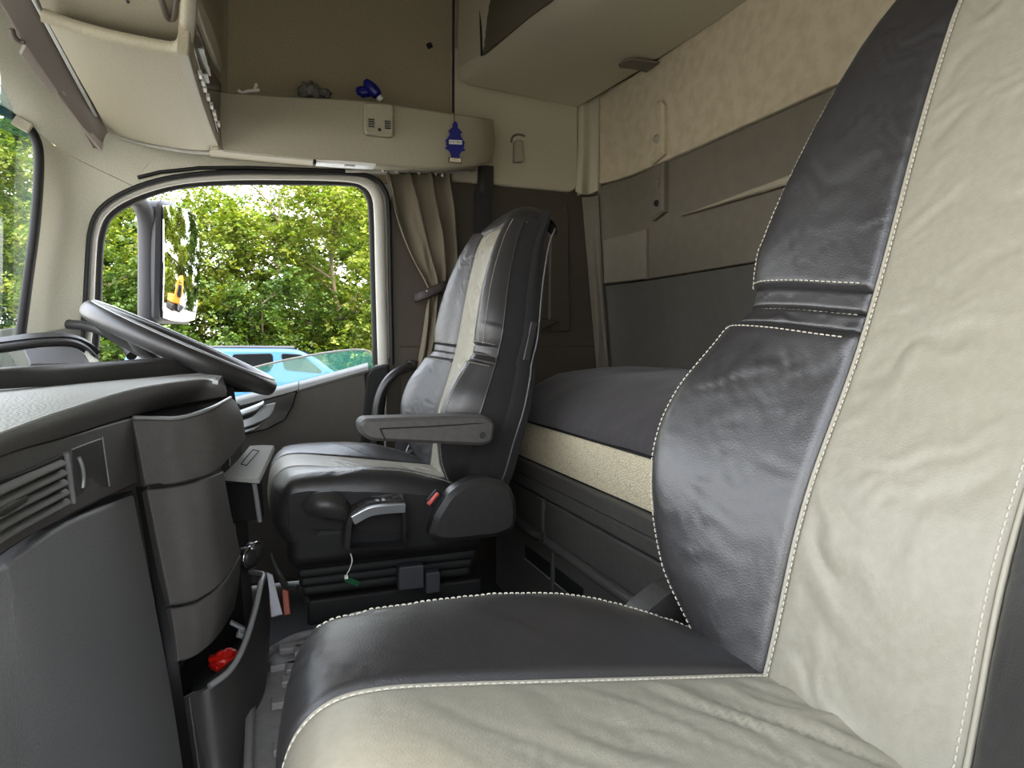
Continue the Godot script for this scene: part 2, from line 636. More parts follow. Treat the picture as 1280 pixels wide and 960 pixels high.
# ---------------------------------------------------------------- the cab's shell
func build_shell() -> void:
	var b := MB.new()
	# floor
	var fl := structure("floor", Vector3(0, 0, -1.1))
	rbox(b, Vector3(0.15, -0.04, -1.1), Vector3(2.4, 0.08, 2.6), 0.004)
	commit(b, "floor_pan", M.floor_vinyl, fl)
	b = MB.new()
	rbox(b, Vector3(0.335, 0.085, -0.80), Vector3(0.73, 0.17, 1.38), 0.02)
	commit(b, "engine_tunnel", M.floor_vinyl, fl)
	# ceiling
	b = MB.new()
	rbox(b, Vector3(0.2, 2.25, -1.13), Vector3(2.3, 0.08, 2.6), 0.004)
	var ce := commit(b, "ceiling", M.roof_carpet)
	ce.set_meta("kind", "structure")
	# rear wall
	var wr := structure("wall_rear", Vector3(1.3, 0, -1.13))
	b = MB.new()
	rbox(b, Vector3(1.33, 1.12, -1.13), Vector3(0.06, 2.3, 2.6), 0.004)
	commit(b, "backing", M.charcoal_panel, wr)
	var cols := [[-2.315, 1.215], [-2.2, 1.25], [-2.0, 1.268], [-1.5, 1.27], [-1.0, 1.27], [0.06, 1.27]]
	for band in [["upper_carpet", 1.765, 1.409, "beige_carpet", 0.0], ["middle_panel", 1.404, 1.022, "taupe_panel", 0.006], ["lower_panel", 1.019, 0.30, "charcoal_panel", 0.010]]:
		var top := []
		var mid := []
		var low := []
		for c in cols:
			top.append(Vector3(c[1] + band[4], band[1], c[0]))
			mid.append(Vector3(c[1] + band[4], (band[1] + band[2]) * 0.5, c[0]))
			low.append(Vector3(c[1] + band[4], band[2], c[0]))
		b = MB.new()
		slab(b, [top, mid, low], 0.03, 0.006, Vector3(-1, 0, 0), 24, 8)
		commit(b, band[0], M[band[3]], wr)
	# locker level wall above
	b = MB.new()
	rbox(b, Vector3(1.285, 2.0, -1.13), Vector3(0.03, 0.45, 2.4), 0.003)
	commit(b, "upper_wall", M.roof_carpet, wr)
	# anchor strip that crosses the seam
	b = MB.new()
	var arc := []
	for i in 9:
		var a := PI * i / 8.0
		arc.append(Vector2(-1.95 + 0.038 * cos(a), 1.575 + 0.04 * sin(a)))
	plate(b, arc + [Vector2(-1.988, 1.408), Vector2(-1.912, 1.425)], rear_on(1.249), 0.03, 0.008)
	var an := commit(b, "anchor_strip", M.beige_carpet, wr)
	b = MB.new()
	plate(b, [Vector2(-1.988, 1.402), Vector2(-1.988, 1.215), Vector2(-1.915, 1.235), Vector2(-1.915, 1.402)], rear_on(1.251), 0.03, 0.008)
	commit(b, "anchor_strip", M.taupe_panel, wr)
	for q in [[1.485, 0.016, "beige_plastic"], [1.335, 0.016, "taupe_panel"], [1.268, 0.011, "deep_black"]]:
		b = MB.new()
		lathe(b, [Vector2(0.0, 0.006), Vector2(q[1] * 0.5, 0.006), Vector2(q[1] * 0.6, 0.002), Vector2(q[1] * 0.85, 0.006), Vector2(q[1], 0.0)], Transform3D(Basis(Vector3(0, 0, 1), Vector3(-1, 0, 0), Vector3(0, -1, 0)), Vector3(1.249, q[0], -1.945)), 16)
		commit(b, "fixing_cap", M[q[2]], wr)
	# square pad
	b = MB.new()
	slab(b, [
		[Vector3(1.222, 1.190, -2.27), Vector3(1.247, 1.193, -2.15), Vector3(1.259, 1.196, -2.03)],
		[Vector3(1.222, 1.106, -2.27), Vector3(1.247, 1.108, -2.15), Vector3(1.259, 1.110, -2.03)],
		[Vector3(1.222, 1.024, -2.27), Vector3(1.247, 1.023, -2.15), Vector3(1.259, 1.022, -2.03)],
	], 0.03, 0.005, Vector3(-1, 0, 0), 10, 8)
	commit(b, "cover_plate", M.pale_taupe, wr)
	# ledge
	b = MB.new()
	plate(b, [Vector2(-1.82, 1.203), Vector2(-1.45, 1.202), Vector2(-0.3, 1.20), Vector2(-0.3, 1.245), Vector2(-1.30, 1.226), Vector2(-1.55, 1.216)], rear_on(1.252), 0.02, 0.004)
	commit(b, "ledge", M.beige_plastic, wr)

	# driver's side wall
	var ws := structure("wall_right", Vector3(0.3, 0, -2.4))
	b = MB.new()
	plate(b, [Vector2(-0.55, 1.345), Vector2(1.32, 1.36), Vector2(1.32, 2.28), Vector2(-0.62, 2.28), Vector2(-0.62, 1.62)], side_on(-2.345), 0.06, 0.002)
	commit(b, "upper_wall", M.roof_carpet, ws)
	b = MB.new()
	plate(b, [Vector2(0.33, 0.0), Vector2(1.32, 0.0), Vector2(1.32, 1.40), Vector2(0.45, 1.40), Vector2(0.425, 1.28), Vector2(0.43, 0.75), Vector2(0.33, 0.68)], side_on(-2.342), 0.06, 0.004)
	commit(b, "lower_wall", M.umber_panel, ws)
	b = MB.new()
	plate(b, [Vector2(-1.05, 0.0), Vector2(-0.5, 0.0), Vector2(-0.5, 0.86), Vector2(-0.60, 0.86), Vector2(-0.75, 0.83), Vector2(-1.05, 0.80)], side_on(-2.36), 0.05, 0.004)
	commit(b, "foot_wall", M.charcoal_panel, ws)
	# pillar at the windscreen, one moulding with the header over the door
	b = MB.new()
	slab(b, [
		[Vector3(-0.61, 0.818, -2.21), Vector3(-0.584, 0.828, -2.29), Vector3(-0.504, 0.848, -2.335)],
		[Vector3(-0.593, 0.973, -2.21), Vector3(-0.566, 0.982, -2.3), Vector3(-0.487, 0.987, -2.335)],
		[Vector3(-0.576, 1.129, -2.21), Vector3(-0.547, 1.141, -2.3), Vector3(-0.485, 1.131, -2.335)],
		[Vector3(-0.567, 1.296, -2.21), Vector3(-0.533, 1.264, -2.3), Vector3(-0.45, 1.21, -2.335)],
		[Vector3(-0.58, 1.384, -2.21), Vector3(-0.517, 1.347, -2.3), Vector3(-0.356, 1.276, -2.335)],
	], 0.012, 0.004, Vector3(0.3, 0, 1), 14, 24)
	commit(b, "pillar_trim", M.pillar_plastic, ws)
	b = MB.new()
	slab(b, [
		[Vector3(-0.656, 1.434, -2.18), Vector3(-0.58, 1.384, -2.21), Vector3(-0.517, 1.347, -2.3), Vector3(-0.356, 1.276, -2.335)],
		[Vector3(-0.638, 1.509, -2.12), Vector3(-0.551, 1.44, -2.2), Vector3(-0.476, 1.386, -2.3), Vector3(-0.323, 1.35, -2.335)],
		[Vector3(-0.643, 1.616, -2.08), Vector3(-0.528, 1.536, -2.18), Vector3(-0.414, 1.441, -2.3), Vector3(-0.257, 1.406, -2.335)],
		[Vector3(-0.698, 1.745, -2), Vector3(-0.549, 1.67, -2.12), Vector3(-0.417, 1.546, -2.26), Vector3(-0.235, 1.496, -2.335)],
	], 0.012, 0.002, Vector3(0.3, -0.2, 1), 14, 14)
	commit(b, "pillar_head", M.pillar_plastic, ws)
	b = MB.new()
	slab(b, [
		[Vector3(-0.36, 1.273, -2.333), Vector3(-0.275, 1.31, -2.333), Vector3(-0.177, 1.333, -2.333), Vector3(0.012, 1.352, -2.333), Vector3(0.307, 1.373, -2.333), Vector3(0.457, 1.386, -2.333)],
		[Vector3(-0.323, 1.35, -2.333), Vector3(-0.257, 1.368, -2.333), Vector3(-0.166, 1.39, -2.333), Vector3(0.012, 1.407, -2.333), Vector3(0.307, 1.422, -2.333), Vector3(0.457, 1.423, -2.333)],
		[Vector3(-0.257, 1.406, -2.333), Vector3(-0.212, 1.423, -2.333), Vector3(-0.15, 1.442, -2.333), Vector3(0.012, 1.446, -2.333), Vector3(0.307, 1.449, -2.333), Vector3(0.457, 1.45, -2.333)],
	], 0.03, 0.003, Vector3(0, 0, 1), 20, 8)
	commit(b, "header", M.pillar_plastic, ws)
	# the upper rear side panel with its rounded seam
	b = MB.new()
	plate(b, rounded(xy([Vector3(0.643, 1.853, -2.325), Vector3(0.643, 1.378, -2.325), Vector3(1.113, 1.375, -2.325), Vector3(1.141, 1.398, -2.325), Vector3(1.147, 1.93, -2.325)]), 0.012), side_on(-2.325), 0.025, 0.005)
	commit(b, "side_panel", M.locker_plastic, ws)
	# slim raised panel and skirting of the lower wall
	b = MB.new()
	plate(b, rounded(xy([Vector3(1.031, 1.285, -2.334), Vector3(1.108, 1.339, -2.334), Vector3(1.118, 0.84, -2.334), Vector3(1.024, 0.839, -2.334)]), 0.02), side_on(-2.334), 0.012, 0.006)
	commit(b, "raised_panel", M.umber_panel, ws)
	b = MB.new()
	plate(b, xy([Vector3(0.458, 0.786, -2.336), Vector3(1.25, 0.787, -2.336), Vector3(1.275, 0.511, -2.336), Vector3(0.458, 0.543, -2.336)]), side_on(-2.336), 0.010, 0.004)
	commit(b, "skirting", M.umber_panel, ws)
	# fillets in the rear corner
	b = MB.new()
	slab(b, [
		[Vector3(1.142, 1.752, -2.328), Vector3(1.157, 1.754, -2.31), Vector3(1.19, 1.76, -2.314), Vector3(1.21, 1.765, -2.287)],
		[Vector3(1.142, 1.562, -2.328), Vector3(1.157, 1.559, -2.31), Vector3(1.19, 1.563, -2.314), Vector3(1.21, 1.564, -2.287)],
		[Vector3(1.132, 1.38, -2.328), Vector3(1.15, 1.365, -2.31), Vector3(1.19, 1.372, -2.328), Vector3(1.21, 1.382, -2.293)],
	], 0.03, 0.003, Vector3(-1, 0, 1), 12, 10)
	commit(b, "corner_trim", M.locker_plastic, ws)
	b = MB.new()
	slab(b, [
		[Vector3(1.159, 1.36, -2.328), Vector3(1.18, 1.359, -2.315), Vector3(1.2, 1.362, -2.307), Vector3(1.215, 1.368, -2.296)],
		[Vector3(1.19, 1.041, -2.328), Vector3(1.211, 1.041, -2.315), Vector3(1.21, 1.038, -2.281), Vector3(1.225, 1.038, -2.277)],
		[Vector3(1.225, 0.688, -2.328), Vector3(1.246, 0.688, -2.315), Vector3(1.225, 0.691, -2.251), Vector3(1.235, 0.691, -2.245)],
	], 0.03, 0.003, Vector3(-1, 0, 1), 12, 10)
	commit(b, "corner_trim", M.taupe_panel, ws)

	# front: bulkhead below the windscreen, roof front above it
	var wf := structure("wall_front", Vector3(-1.0, 0, -1.1))
	b = MB.new()
	rbox(b, Vector3(-1.04, 0.38, -1.13), Vector3(0.06, 0.80, 2.6), 0.004)
	commit(b, "bulkhead", M.deep_black, wf)
	b = MB.new()
	slab(b, [
		[Vector3(-0.62, 1.64, -2.33), Vector3(-0.74, 1.62, -2.0), Vector3(-0.82, 1.54, -1.13), Vector3(-0.76, 1.52, -0.2), Vector3(-0.60, 1.50, 0.06)],
		[Vector3(-0.60, 1.72, -2.33), Vector3(-0.70, 1.70, -2.0), Vector3(-0.76, 1.66, -1.13), Vector3(-0.70, 1.64, -0.2), Vector3(-0.56, 1.64, 0.06)],
		[Vector3(-0.58, 1.85, -2.35), Vector3(-0.66, 1.85, -2.0), Vector3(-0.72, 1.85, -1.13), Vector3(-0.66, 1.85, -0.2), Vector3(-0.54, 1.85, 0.06)],
		[Vector3(-0.55, 2.25, -2.36), Vector3(-0.60, 2.25, -2.0), Vector3(-0.66, 2.25, -1.13), Vector3(-0.60, 2.25, -0.2), Vector3(-0.52, 2.25, 0.08)],
	], 0.05, 0.003, Vector3(1, -0.2, 0), 20, 12)
	commit(b, "roof_front", M.pillar_plastic, wf)

	# windscreen
	var wi := structure("window_1", Vector3(-0.8, 0.76, -1.1))
	var wz := [-2.36, -2.22, -2.0, -1.6, -1.13, -0.6, -0.2, 0.06]
	var wx := [-0.58, -0.64, -0.78, -0.92, -0.98, -0.92, -0.78, -0.60]
	for band in [["pane", 0.70, 1.365, "screen_glass"], ["tint_band", 1.368, 1.66, "screen_band"]]:
		var grid := PackedVector3Array()
		var hh := 8
		for j in hh + 1:
			var y := lerpf(band[1], band[2], float(j) / hh)
			for i in 29:
				var f := i / 28.0 * 7.0
				var k := mini(int(f), 6)
				var zz: float = lerpf(wz[k], wz[k + 1], f - k)
				var xx: float = curve1(wz, wx, zz)
				var lean := (y - 0.76) * 0.22 * sin(clampf((zz + 2.36) / 2.42, 0, 1) * PI)
				grid.append(Vector3(xx + lean, y, zz))
		b = MB.new()
		sheet(b, grid, 29, hh + 1, Vector3(1, 0, 0))
		commit(b, band[0], M[band[3]], wi)
	b = MB.new()
	tube(b, smoothed([Vector3(-0.676, 1.435, -2.165), Vector3(-0.656, 1.427, -2.18), Vector3(-0.613, 1.406, -2.2), Vector3(-0.586, 1.372, -2.21), Vector3(-0.575, 1.302, -2.21), Vector3(-0.584, 1.128, -2.21), Vector3(-0.601, 0.973, -2.21), Vector3(-0.619, 0.809, -2.21)], 6), 0.013, 8)
	commit(b, "screen_seal", M.rubber, wi)
	b = MB.new()
	rbox(b, Vector3(-0.605, 1.394, -2.18), Vector3(0.045, 0.03, 0.012), 0.004, Basis(Vector3(0, 0, 1), -0.5))
	commit(b, "sensor_cover", M.beige_plastic, wi)

	# passenger side, round the open doorway
	var wl := structure("wall_left", Vector3(0.3, 0, 0.1))
	b = MB.new()
	rbox(b, Vector3(0.87, 1.12, 0.10), Vector3(0.86, 2.3, 0.06), 0.01)
	commit(b, "rear_side", M.umber_panel, wl)
	b = MB.new()
	rbox(b, Vector3(-0.06, 1.85, 0.10), Vector3(1.0, 0.86, 0.06), 0.01)
	commit(b, "upper_side", M.roof_carpet, wl)
	b = MB.new()
	rbox(b, Vector3(-0.80, 0.40, 0.10), Vector3(0.50, 0.80, 0.06), 0.01)
	commit(b, "foot_side", M.charcoal_panel, wl)
	b = MB.new()
	tube(b, [Vector3(-0.60, 1.47, 0.09), Vector3(-0.60, 0.78, 0.09)], 0.05, 10)
	commit(b, "pillar_trim", M.pillar_plastic, wl)


func rounded(p: Array, r: float, seg := 4) -> Array:
	# outline with rounded corners
	var out := []
	var m := p.size()
	for i in m:
		var a: Vector2 = p[(i + m - 1) % m]
		var c: Vector2 = p[i]
		var d: Vector2 = p[(i + 1) % m]
		var l := minf(r, minf(a.distance_to(c), c.distance_to(d)) * 0.45)
		var s := c + (a - c).normalized() * l
		var e := c + (d - c).normalized() * l
		for k in seg + 1:
			var t := float(k) / seg
			out.append(s.lerp(c, t).lerp(c.lerp(e, t), t))
	return out


# ---------------------------------------------------------------- driver's door
func build_door() -> void:
	var d := structure("door_1", Vector3(-0.05, 0, -2.35))
	var b := MB.new()
	plate(b, xy([Vector3(-0.52, 0.02, 0), Vector3(0.395, 0.02, 0), Vector3(0.339, 0.706, -2.295), Vector3(0.262, 0.688, -2.295), Vector3(0.12, 0.649, -2.295), Vector3(0.022, 0.623, -2.295), Vector3(-0.083, 0.596, -2.295), Vector3(-0.52, 0.49, 0)]), side_on(-2.295), 0.08, 0.012)
	commit(b, "inner_panel", M.door_skin, d)
	# belt rail on top of the panel, in two lengths
	b = MB.new()
	slab(b, [
		[Vector3(0.119, 0.646, -2.29), Vector3(0.226, 0.676, -2.29), Vector3(0.343, 0.708, -2.29)],
		[Vector3(0.12, 0.666, -2.31), Vector3(0.228, 0.693, -2.31), Vector3(0.344, 0.724, -2.31)],
		[Vector3(0.123, 0.671, -2.36), Vector3(0.232, 0.699, -2.36), Vector3(0.351, 0.731, -2.36)],
	], 0.01, 0.002, Vector3(0, 1, 0.4), 12, 8)
	commit(b, "belt_rail", M.belt_trim, d)
	b = MB.new()
	slab(b, [
		[Vector3(-0.197, 0.56, -2.29), Vector3(-0.083, 0.594, -2.29), Vector3(0.022, 0.621, -2.29), Vector3(0.117, 0.647, -2.29)],
		[Vector3(-0.198, 0.581, -2.31), Vector3(-0.083, 0.615, -2.31), Vector3(0.022, 0.642, -2.31), Vector3(0.118, 0.666, -2.31)],
		[Vector3(-0.203, 0.586, -2.36), Vector3(-0.085, 0.621, -2.36), Vector3(0.022, 0.647, -2.36), Vector3(0.12, 0.671, -2.36)],
	], 0.01, 0.002, Vector3(0, 1, 0.4), 14, 8)
	commit(b, "belt_rail", M.belt_trim, d)
	# rear end of the door under the pillar
	b = MB.new()
	plate(b, rounded(xy([Vector3(0.337, 0.692, -2.285), Vector3(0.356, 0.714, -2.285), Vector3(0.41, 0.727, -2.285), Vector3(0.413, 0.686, -2.285), Vector3(0.356, 0.309, -2.285), Vector3(0.303, 0.313, -2.285)]), 0.01), side_on(-2.285), 0.06, 0.006)
	commit(b, "end_cap", M.deep_black, d)
	# switch and handle module
	b = MB.new()
	plate(b, rounded(xy([Vector3(-0.128, 0.578, -2.282), Vector3(0.022, 0.619, -2.282), Vector3(0.114, 0.645, -2.282), Vector3(0.102, 0.596, -2.282), Vector3(0.077, 0.55, -2.282), Vector3(0.024, 0.522, -2.282), Vector3(-0.059, 0.505, -2.282), Vector3(-0.14, 0.492, -2.282)]), 0.008), side_on(-2.282), 0.03, 0.004)
	var sm := commit(b, "switch_module", M.gloss_black, d)
	b = MB.new()
	slab(b, [[Vector3(-0.07, 0.585, -2.27), Vector3(-0.017, 0.604, -2.265), Vector3(0.012, 0.617, -2.27)], [Vector3(-0.07, 0.571, -2.255), Vector3(-0.016, 0.59, -2.25), Vector3(0.009, 0.604, -2.255)], [Vector3(-0.07, 0.563, -2.26), Vector3(-0.016, 0.582, -2.255), Vector3(0.005, 0.593, -2.26)]], 0.01, 0.003, Vector3(0, 0.5, 1), 8, 5)
	commit(b, "door_handle", M.silver, sm)
	b = MB.new()
	slab(b, [[Vector3(-0.063, 0.555, -2.265), Vector3(-0.021, 0.569, -2.26), Vector3(0.012, 0.6, -2.265), Vector3(0.048, 0.609, -2.27)], [Vector3(-0.058, 0.529, -2.255), Vector3(-0.016, 0.545, -2.25), Vector3(0.026, 0.563, -2.255), Vector3(0.043, 0.586, -2.265)]], 0.012, 0.004, Vector3(0, 0.4, 1), 10, 5)
	commit(b, "switch_pad", M.satin_silver, sm)
	b = MB.new()
	slab(b, [[Vector3(-0.054, 0.527, -2.265), Vector3(-0.023, 0.534, -2.26), Vector3(0.002, 0.545, -2.265)], [Vector3(-0.051, 0.518, -2.258), Vector3(-0.023, 0.525, -2.255), Vector3(-0.002, 0.533, -2.26)]], 0.008, 0.002, Vector3(0, 0.4, 1), 8, 4)
	commit(b, "trim_strip", M.silver, sm)
	# lowered window glass
	b = MB.new()
	var top := [Vector3(-0.295, 0.638, -2.375), Vector3(-0.204, 0.667, -2.375), Vector3(-0.086, 0.698, -2.375), Vector3(0.037, 0.731, -2.375), Vector3(0.165, 0.757, -2.375), Vector3(0.271, 0.772, -2.375), Vector3(0.331, 0.774, -2.375), Vector3(0.362, 0.764, -2.375), Vector3(0.378, 0.738, -2.375)]
	var low := []
	for q in top:
		low.append(Vector3(q.x, minf(0.50, q.y - 0.03), q.z))
	slab(b, [top, low], 0.005, 0.0, Vector3(0, 0, 1), 30, 3)
	var gn := commit(b, "window_glass", M.door_glass, d)
	b = MB.new()
	tube(b, smoothed(top, 4), 0.0035, 6)
	commit(b, "glass_edge", M.pale_trim, gn)
	var frame_r := []
	for i in 61:
		frame_r.append(0.010 + 0.009 * smoothstep(36.0, 46.0, i))
	# frame round the window: rubber, pale inner frame, black seal
	b = MB.new()
	tube(b, smoothed([Vector3(-0.503, 0.681, -2.33), Vector3(-0.491, 0.867, -2.33), Vector3(-0.482, 1.059, -2.33), Vector3(-0.474, 1.141, -2.33), Vector3(-0.453, 1.197, -2.33), Vector3(-0.405, 1.244, -2.33), Vector3(-0.323, 1.29, -2.33), Vector3(-0.223, 1.322, -2.33), Vector3(-0.084, 1.346, -2.33), Vector3(0.111, 1.362, -2.33), Vector3(0.293, 1.374, -2.33), Vector3(0.368, 1.364, -2.33), Vector3(0.404, 1.326, -2.33), Vector3(0.418, 1.26, -2.33), Vector3(0.423, 1.016, -2.33), Vector3(0.429, 0.722, -2.33)], 4), 0.008, 8)
	commit(b, "door_seal", M.rubber, d)
	b = MB.new()
	tube(b, smoothed([Vector3(-0.494, 0.68, -2.345), Vector3(-0.481, 0.868, -2.345), Vector3(-0.473, 1.061, -2.345), Vector3(-0.466, 1.134, -2.345), Vector3(-0.446, 1.188, -2.345), Vector3(-0.401, 1.233, -2.345), Vector3(-0.323, 1.276, -2.345), Vector3(-0.224, 1.309, -2.345), Vector3(-0.085, 1.332, -2.345), Vector3(0.112, 1.349, -2.345), Vector3(0.281, 1.36, -2.345), Vector3(0.343, 1.351, -2.345), Vector3(0.376, 1.315, -2.345), Vector3(0.387, 1.25, -2.345), Vector3(0.393, 1.017, -2.345), Vector3(0.401, 0.722, -2.345)], 4), frame_r, 10)
	commit(b, "window_frame", M.pale_trim, d)
	b = MB.new()
	tube(b, smoothed([Vector3(-0.478, 0.678, -2.37), Vector3(-0.467, 0.869, -2.37), Vector3(-0.461, 1.065, -2.37), Vector3(-0.453, 1.136, -2.37), Vector3(-0.435, 1.186, -2.37), Vector3(-0.392, 1.226, -2.37), Vector3(-0.317, 1.269, -2.37), Vector3(-0.222, 1.302, -2.37), Vector3(-0.085, 1.323, -2.37), Vector3(0.113, 1.339, -2.37), Vector3(0.276, 1.35, -2.37), Vector3(0.328, 1.342, -2.37), Vector3(0.355, 1.308, -2.37), Vector3(0.365, 1.247, -2.37), Vector3(0.372, 1.018, -2.37), Vector3(0.38, 0.722, -2.37)], 4), 0.012, 8)
	commit(b, "window_seal", M.rubber, d)
	b = MB.new()
	plate(b, xy([Vector3(0.355, 1.36, -2.352), Vector3(0.444, 1.381, -2.352), Vector3(0.441, 1.3, -2.352), Vector3(0.433, 1.019, -2.352), Vector3(0.439, 0.705, -2.352), Vector3(0.394, 0.705, -2.352), Vector3(0.386, 1.017, -2.352), Vector3(0.377, 1.253, -2.352), Vector3(0.358, 1.321, -2.352)]), side_on(-2.352), 0.02, 0.002)
	commit(b, "frame_web", M.pale_trim, d)
	# steel strip and cover over the door
	b = MB.new()
	tube(b, [Vector3(-0.35, 1.304, -2.325), Vector3(-0.289, 1.326, -2.325), Vector3(-0.177, 1.349, -2.325), Vector3(-0.036, 1.363, -2.325), Vector3(0.292, 1.381, -2.325)], 0.006, 6)
	commit(b, "roof_strip", M.rubber, d)


# ---------------------------------------------------------------- shelves and lockers overhead
func build_overheads() -> void:
	# shelf along the driver's side
	var sh := thing("overhead_shelf", "long beige moulded shelf over the door window with rounded rear end", "shelf", Vector3(0.3, 1.33, -2.2))
	var b := MB.new()
	slab(b, [
		[Vector3(-0.132, 1.506, -2.06), Vector3(0.054, 1.513, -2.05), Vector3(0.289, 1.526, -2.04), Vector3(0.449, 1.524, -2.04), Vector3(0.58, 1.523, -2.05), Vector3(0.669, 1.533, -2.08), Vector3(0.74, 1.555, -2.15)],
		[Vector3(-0.132, 1.423, -2.06), Vector3(0.054, 1.42, -2.04), Vector3(0.288, 1.427, -2.03), Vector3(0.447, 1.432, -2.03), Vector3(0.577, 1.436, -2.04), Vector3(0.671, 1.447, -2.07), Vector3(0.748, 1.472, -2.15)],
		[Vector3(-0.133, 1.345, -2.08), Vector3(0.054, 1.338, -2.06), Vector3(0.234, 1.336, -2.05), Vector3(0.427, 1.339, -2.05), Vector3(0.556, 1.349, -2.06), Vector3(0.659, 1.373, -2.09), Vector3(0.74, 1.411, -2.16)],
	], 0.018, 0.008, Vector3(0, 0, 1), 30, 12)
	commit(b, "front_board", M.beige_plastic, sh)
	b = MB.new()
	slab(b, [
		[Vector3(-0.134, 1.346, -2.09), Vector3(0.055, 1.341, -2.08), Vector3(0.237, 1.339, -2.07), Vector3(0.431, 1.342, -2.07), Vector3(0.562, 1.353, -2.08), Vector3(0.665, 1.379, -2.11)],
		[Vector3(-0.141, 1.362, -2.2), Vector3(0.058, 1.362, -2.2), Vector3(0.251, 1.363, -2.2), Vector3(0.458, 1.368, -2.2), Vector3(0.594, 1.378, -2.2), Vector3(0.693, 1.395, -2.2)],
		[Vector3(-0.15, 1.388, -2.34), Vector3(0.062, 1.387, -2.34), Vector3(0.267, 1.39, -2.34), Vector3(0.487, 1.396, -2.34), Vector3(0.632, 1.406, -2.34), Vector3(0.737, 1.421, -2.34)],
	], 0.012, 0.002, Vector3(0, -1, 0), 20, 5)
	commit(b, "underside", M.beige_plastic, sh)
	b = MB.new()
	slab(b, [
		[Vector3(0.152, 1.33, -2.056), Vector3(0.211, 1.33, -2.051), Vector3(0.281, 1.332, -2.049), Vector3(0.329, 1.334, -2.049)],
		[Vector3(0.148, 1.33, -2.1), Vector3(0.216, 1.331, -2.1), Vector3(0.288, 1.333, -2.1), Vector3(0.327, 1.334, -2.1)],
	], 0.02, 0.002, Vector3(0, -1, 0.6), 8, 4)
	var lamp := commit(b, "reading_lamp", M.lamp_lens, sh)
	says(lamp, "white reading lamp lens, switched off")
	b = MB.new()
	rbox(b, Vector3(0.252, 1.33, -2.06), Vector3(0.03, 0.006, 0.02), 0.002)
	commit(b, "lamp_switch", M.satin_silver, lamp)
	b = MB.new()
	rbox(b, Vector3(0.15, 1.328, -2.055), Vector3(0.008, 0.014, 0.03), 0.002)
	commit(b, "lamp_clip", M.deep_black, lamp)

	# alarm box on the shelf
	var al := thing("alarm_box", "beige plastic alarm box with two slotted grilles on the shelf board", "alarm", Vector3(0.334, 1.417, -2.02))
	b = MB.new()
	var quad := [Vector3(0.287, 1.51, -2.005), Vector3(0.376, 1.515, -2.005), Vector3(0.376, 1.415, -2.005), Vector3(0.287, 1.415, -2.005)]
	plate(b, rounded(xy(quad), 0.014), side_on(-2.005), 0.03, 0.006)
	commit(b, "case", M.beige_plastic, al)
	for side in [[464.5, 154], [484.5, 156.5]]:
		for k in 4:
			b = MB.new()
			rbox(b, grille_at(side[0], side[1], k), Vector3(0.018, 0.0035, 0.004), 0.0015)
			commit(b, "slot", M.print_dark, al)
	b = MB.new()
	lathe(b, [Vector2(0, 0.003), Vector2(0.004, 0.003), Vector2(0.005, 0)], Transform3D(Basis(Vector3(1, 0, 0), Vector3(0, 0, 1), Vector3(0, -1, 0)), Vector3(0.332, 1.431, -2.004)), 10)
	commit(b, "test_button", M.print_dark, al)

	# front console over the windscreen
	var co := thing("overhead_console", "large beige storage console over the windscreen with radio slots facing the seats", "console", Vector3(-0.25, 1.35, -1.6))
	b = MB.new()
	slab(b, [
		[Vector3(-0.392, 1.43, -1.553), Vector3(-0.336, 1.415, -1.555), Vector3(-0.264, 1.4, -1.542), Vector3(-0.19, 1.39, -1.529), Vector3(-0.142, 1.385, -1.511)],
		[Vector3(-0.402, 1.425, -1.82), Vector3(-0.342, 1.405, -1.809), Vector3(-0.265, 1.385, -1.792), Vector3(-0.177, 1.37, -1.76), Vector3(-0.127, 1.37, -1.735)],
		[Vector3(-0.414, 1.42, -2.171), Vector3(-0.357, 1.395, -2.148), Vector3(-0.273, 1.37, -2.116), Vector3(-0.178, 1.355, -2.074), Vector3(-0.115, 1.355, -2.019)],
		[Vector3(-0.428, 1.425, -2.284), Vector3(-0.364, 1.4, -2.247), Vector3(-0.275, 1.378, -2.211), Vector3(-0.176, 1.365, -2.178), Vector3(-0.116, 1.365, -2.147)],
	], 0.02, 0.006, Vector3(0.2, -1, 0.3), 20, 20)
	commit(b, "underside", M.beige_plastic, co)
	# lip and recessed panel on the passenger side of it
	b = MB.new()
	tube(b, smoothed([Vector3(-0.391, 1.43, -1.528), Vector3(-0.33, 1.415, -1.528), Vector3(-0.259, 1.4, -1.514), Vector3(-0.187, 1.39, -1.501), Vector3(-0.154, 1.386, -1.486), Vector3(-0.136, 1.386, -1.442), Vector3(-0.123, 1.4, -1.365), Vector3(-0.11, 1.42, -1.256)], 5), 0.014, 8)
	commit(b, "lip", M.beige_plastic, co)
	b = MB.new()
	slab(b, [
		[Vector3(-0.392, 1.47, -1.379), Vector3(-0.285, 1.46, -1.32), Vector3(-0.181, 1.45, -1.263), Vector3(-0.111, 1.45, -1.237)],
		[Vector3(-0.399, 1.47, -1.491), Vector3(-0.302, 1.46, -1.459), Vector3(-0.209, 1.45, -1.416), Vector3(-0.125, 1.44, -1.358)],
		[Vector3(-0.405, 1.46, -1.589), Vector3(-0.34, 1.45, -1.607), Vector3(-0.259, 1.44, -1.6), Vector3(-0.149, 1.43, -1.592)],
	], 0.02, 0.002, Vector3(0, -1, 0), 12, 8)
	commit(b, "recess_panel", M.beige_plastic, co)
	b = MB.new()
	tube(b, smoothed([Vector3(-0.173, 1.44, -1.346), Vector3(-0.171, 1.435, -1.411), Vector3(-0.169, 1.432, -1.456), Vector3(-0.163, 1.432, -1.464), Vector3(-0.154, 1.432, -1.441), Vector3(-0.138, 1.44, -1.333)], 5), 0.006, 8)
	commit(b, "speaker_ring", M.blind_rail, co)
	b = MB.new()
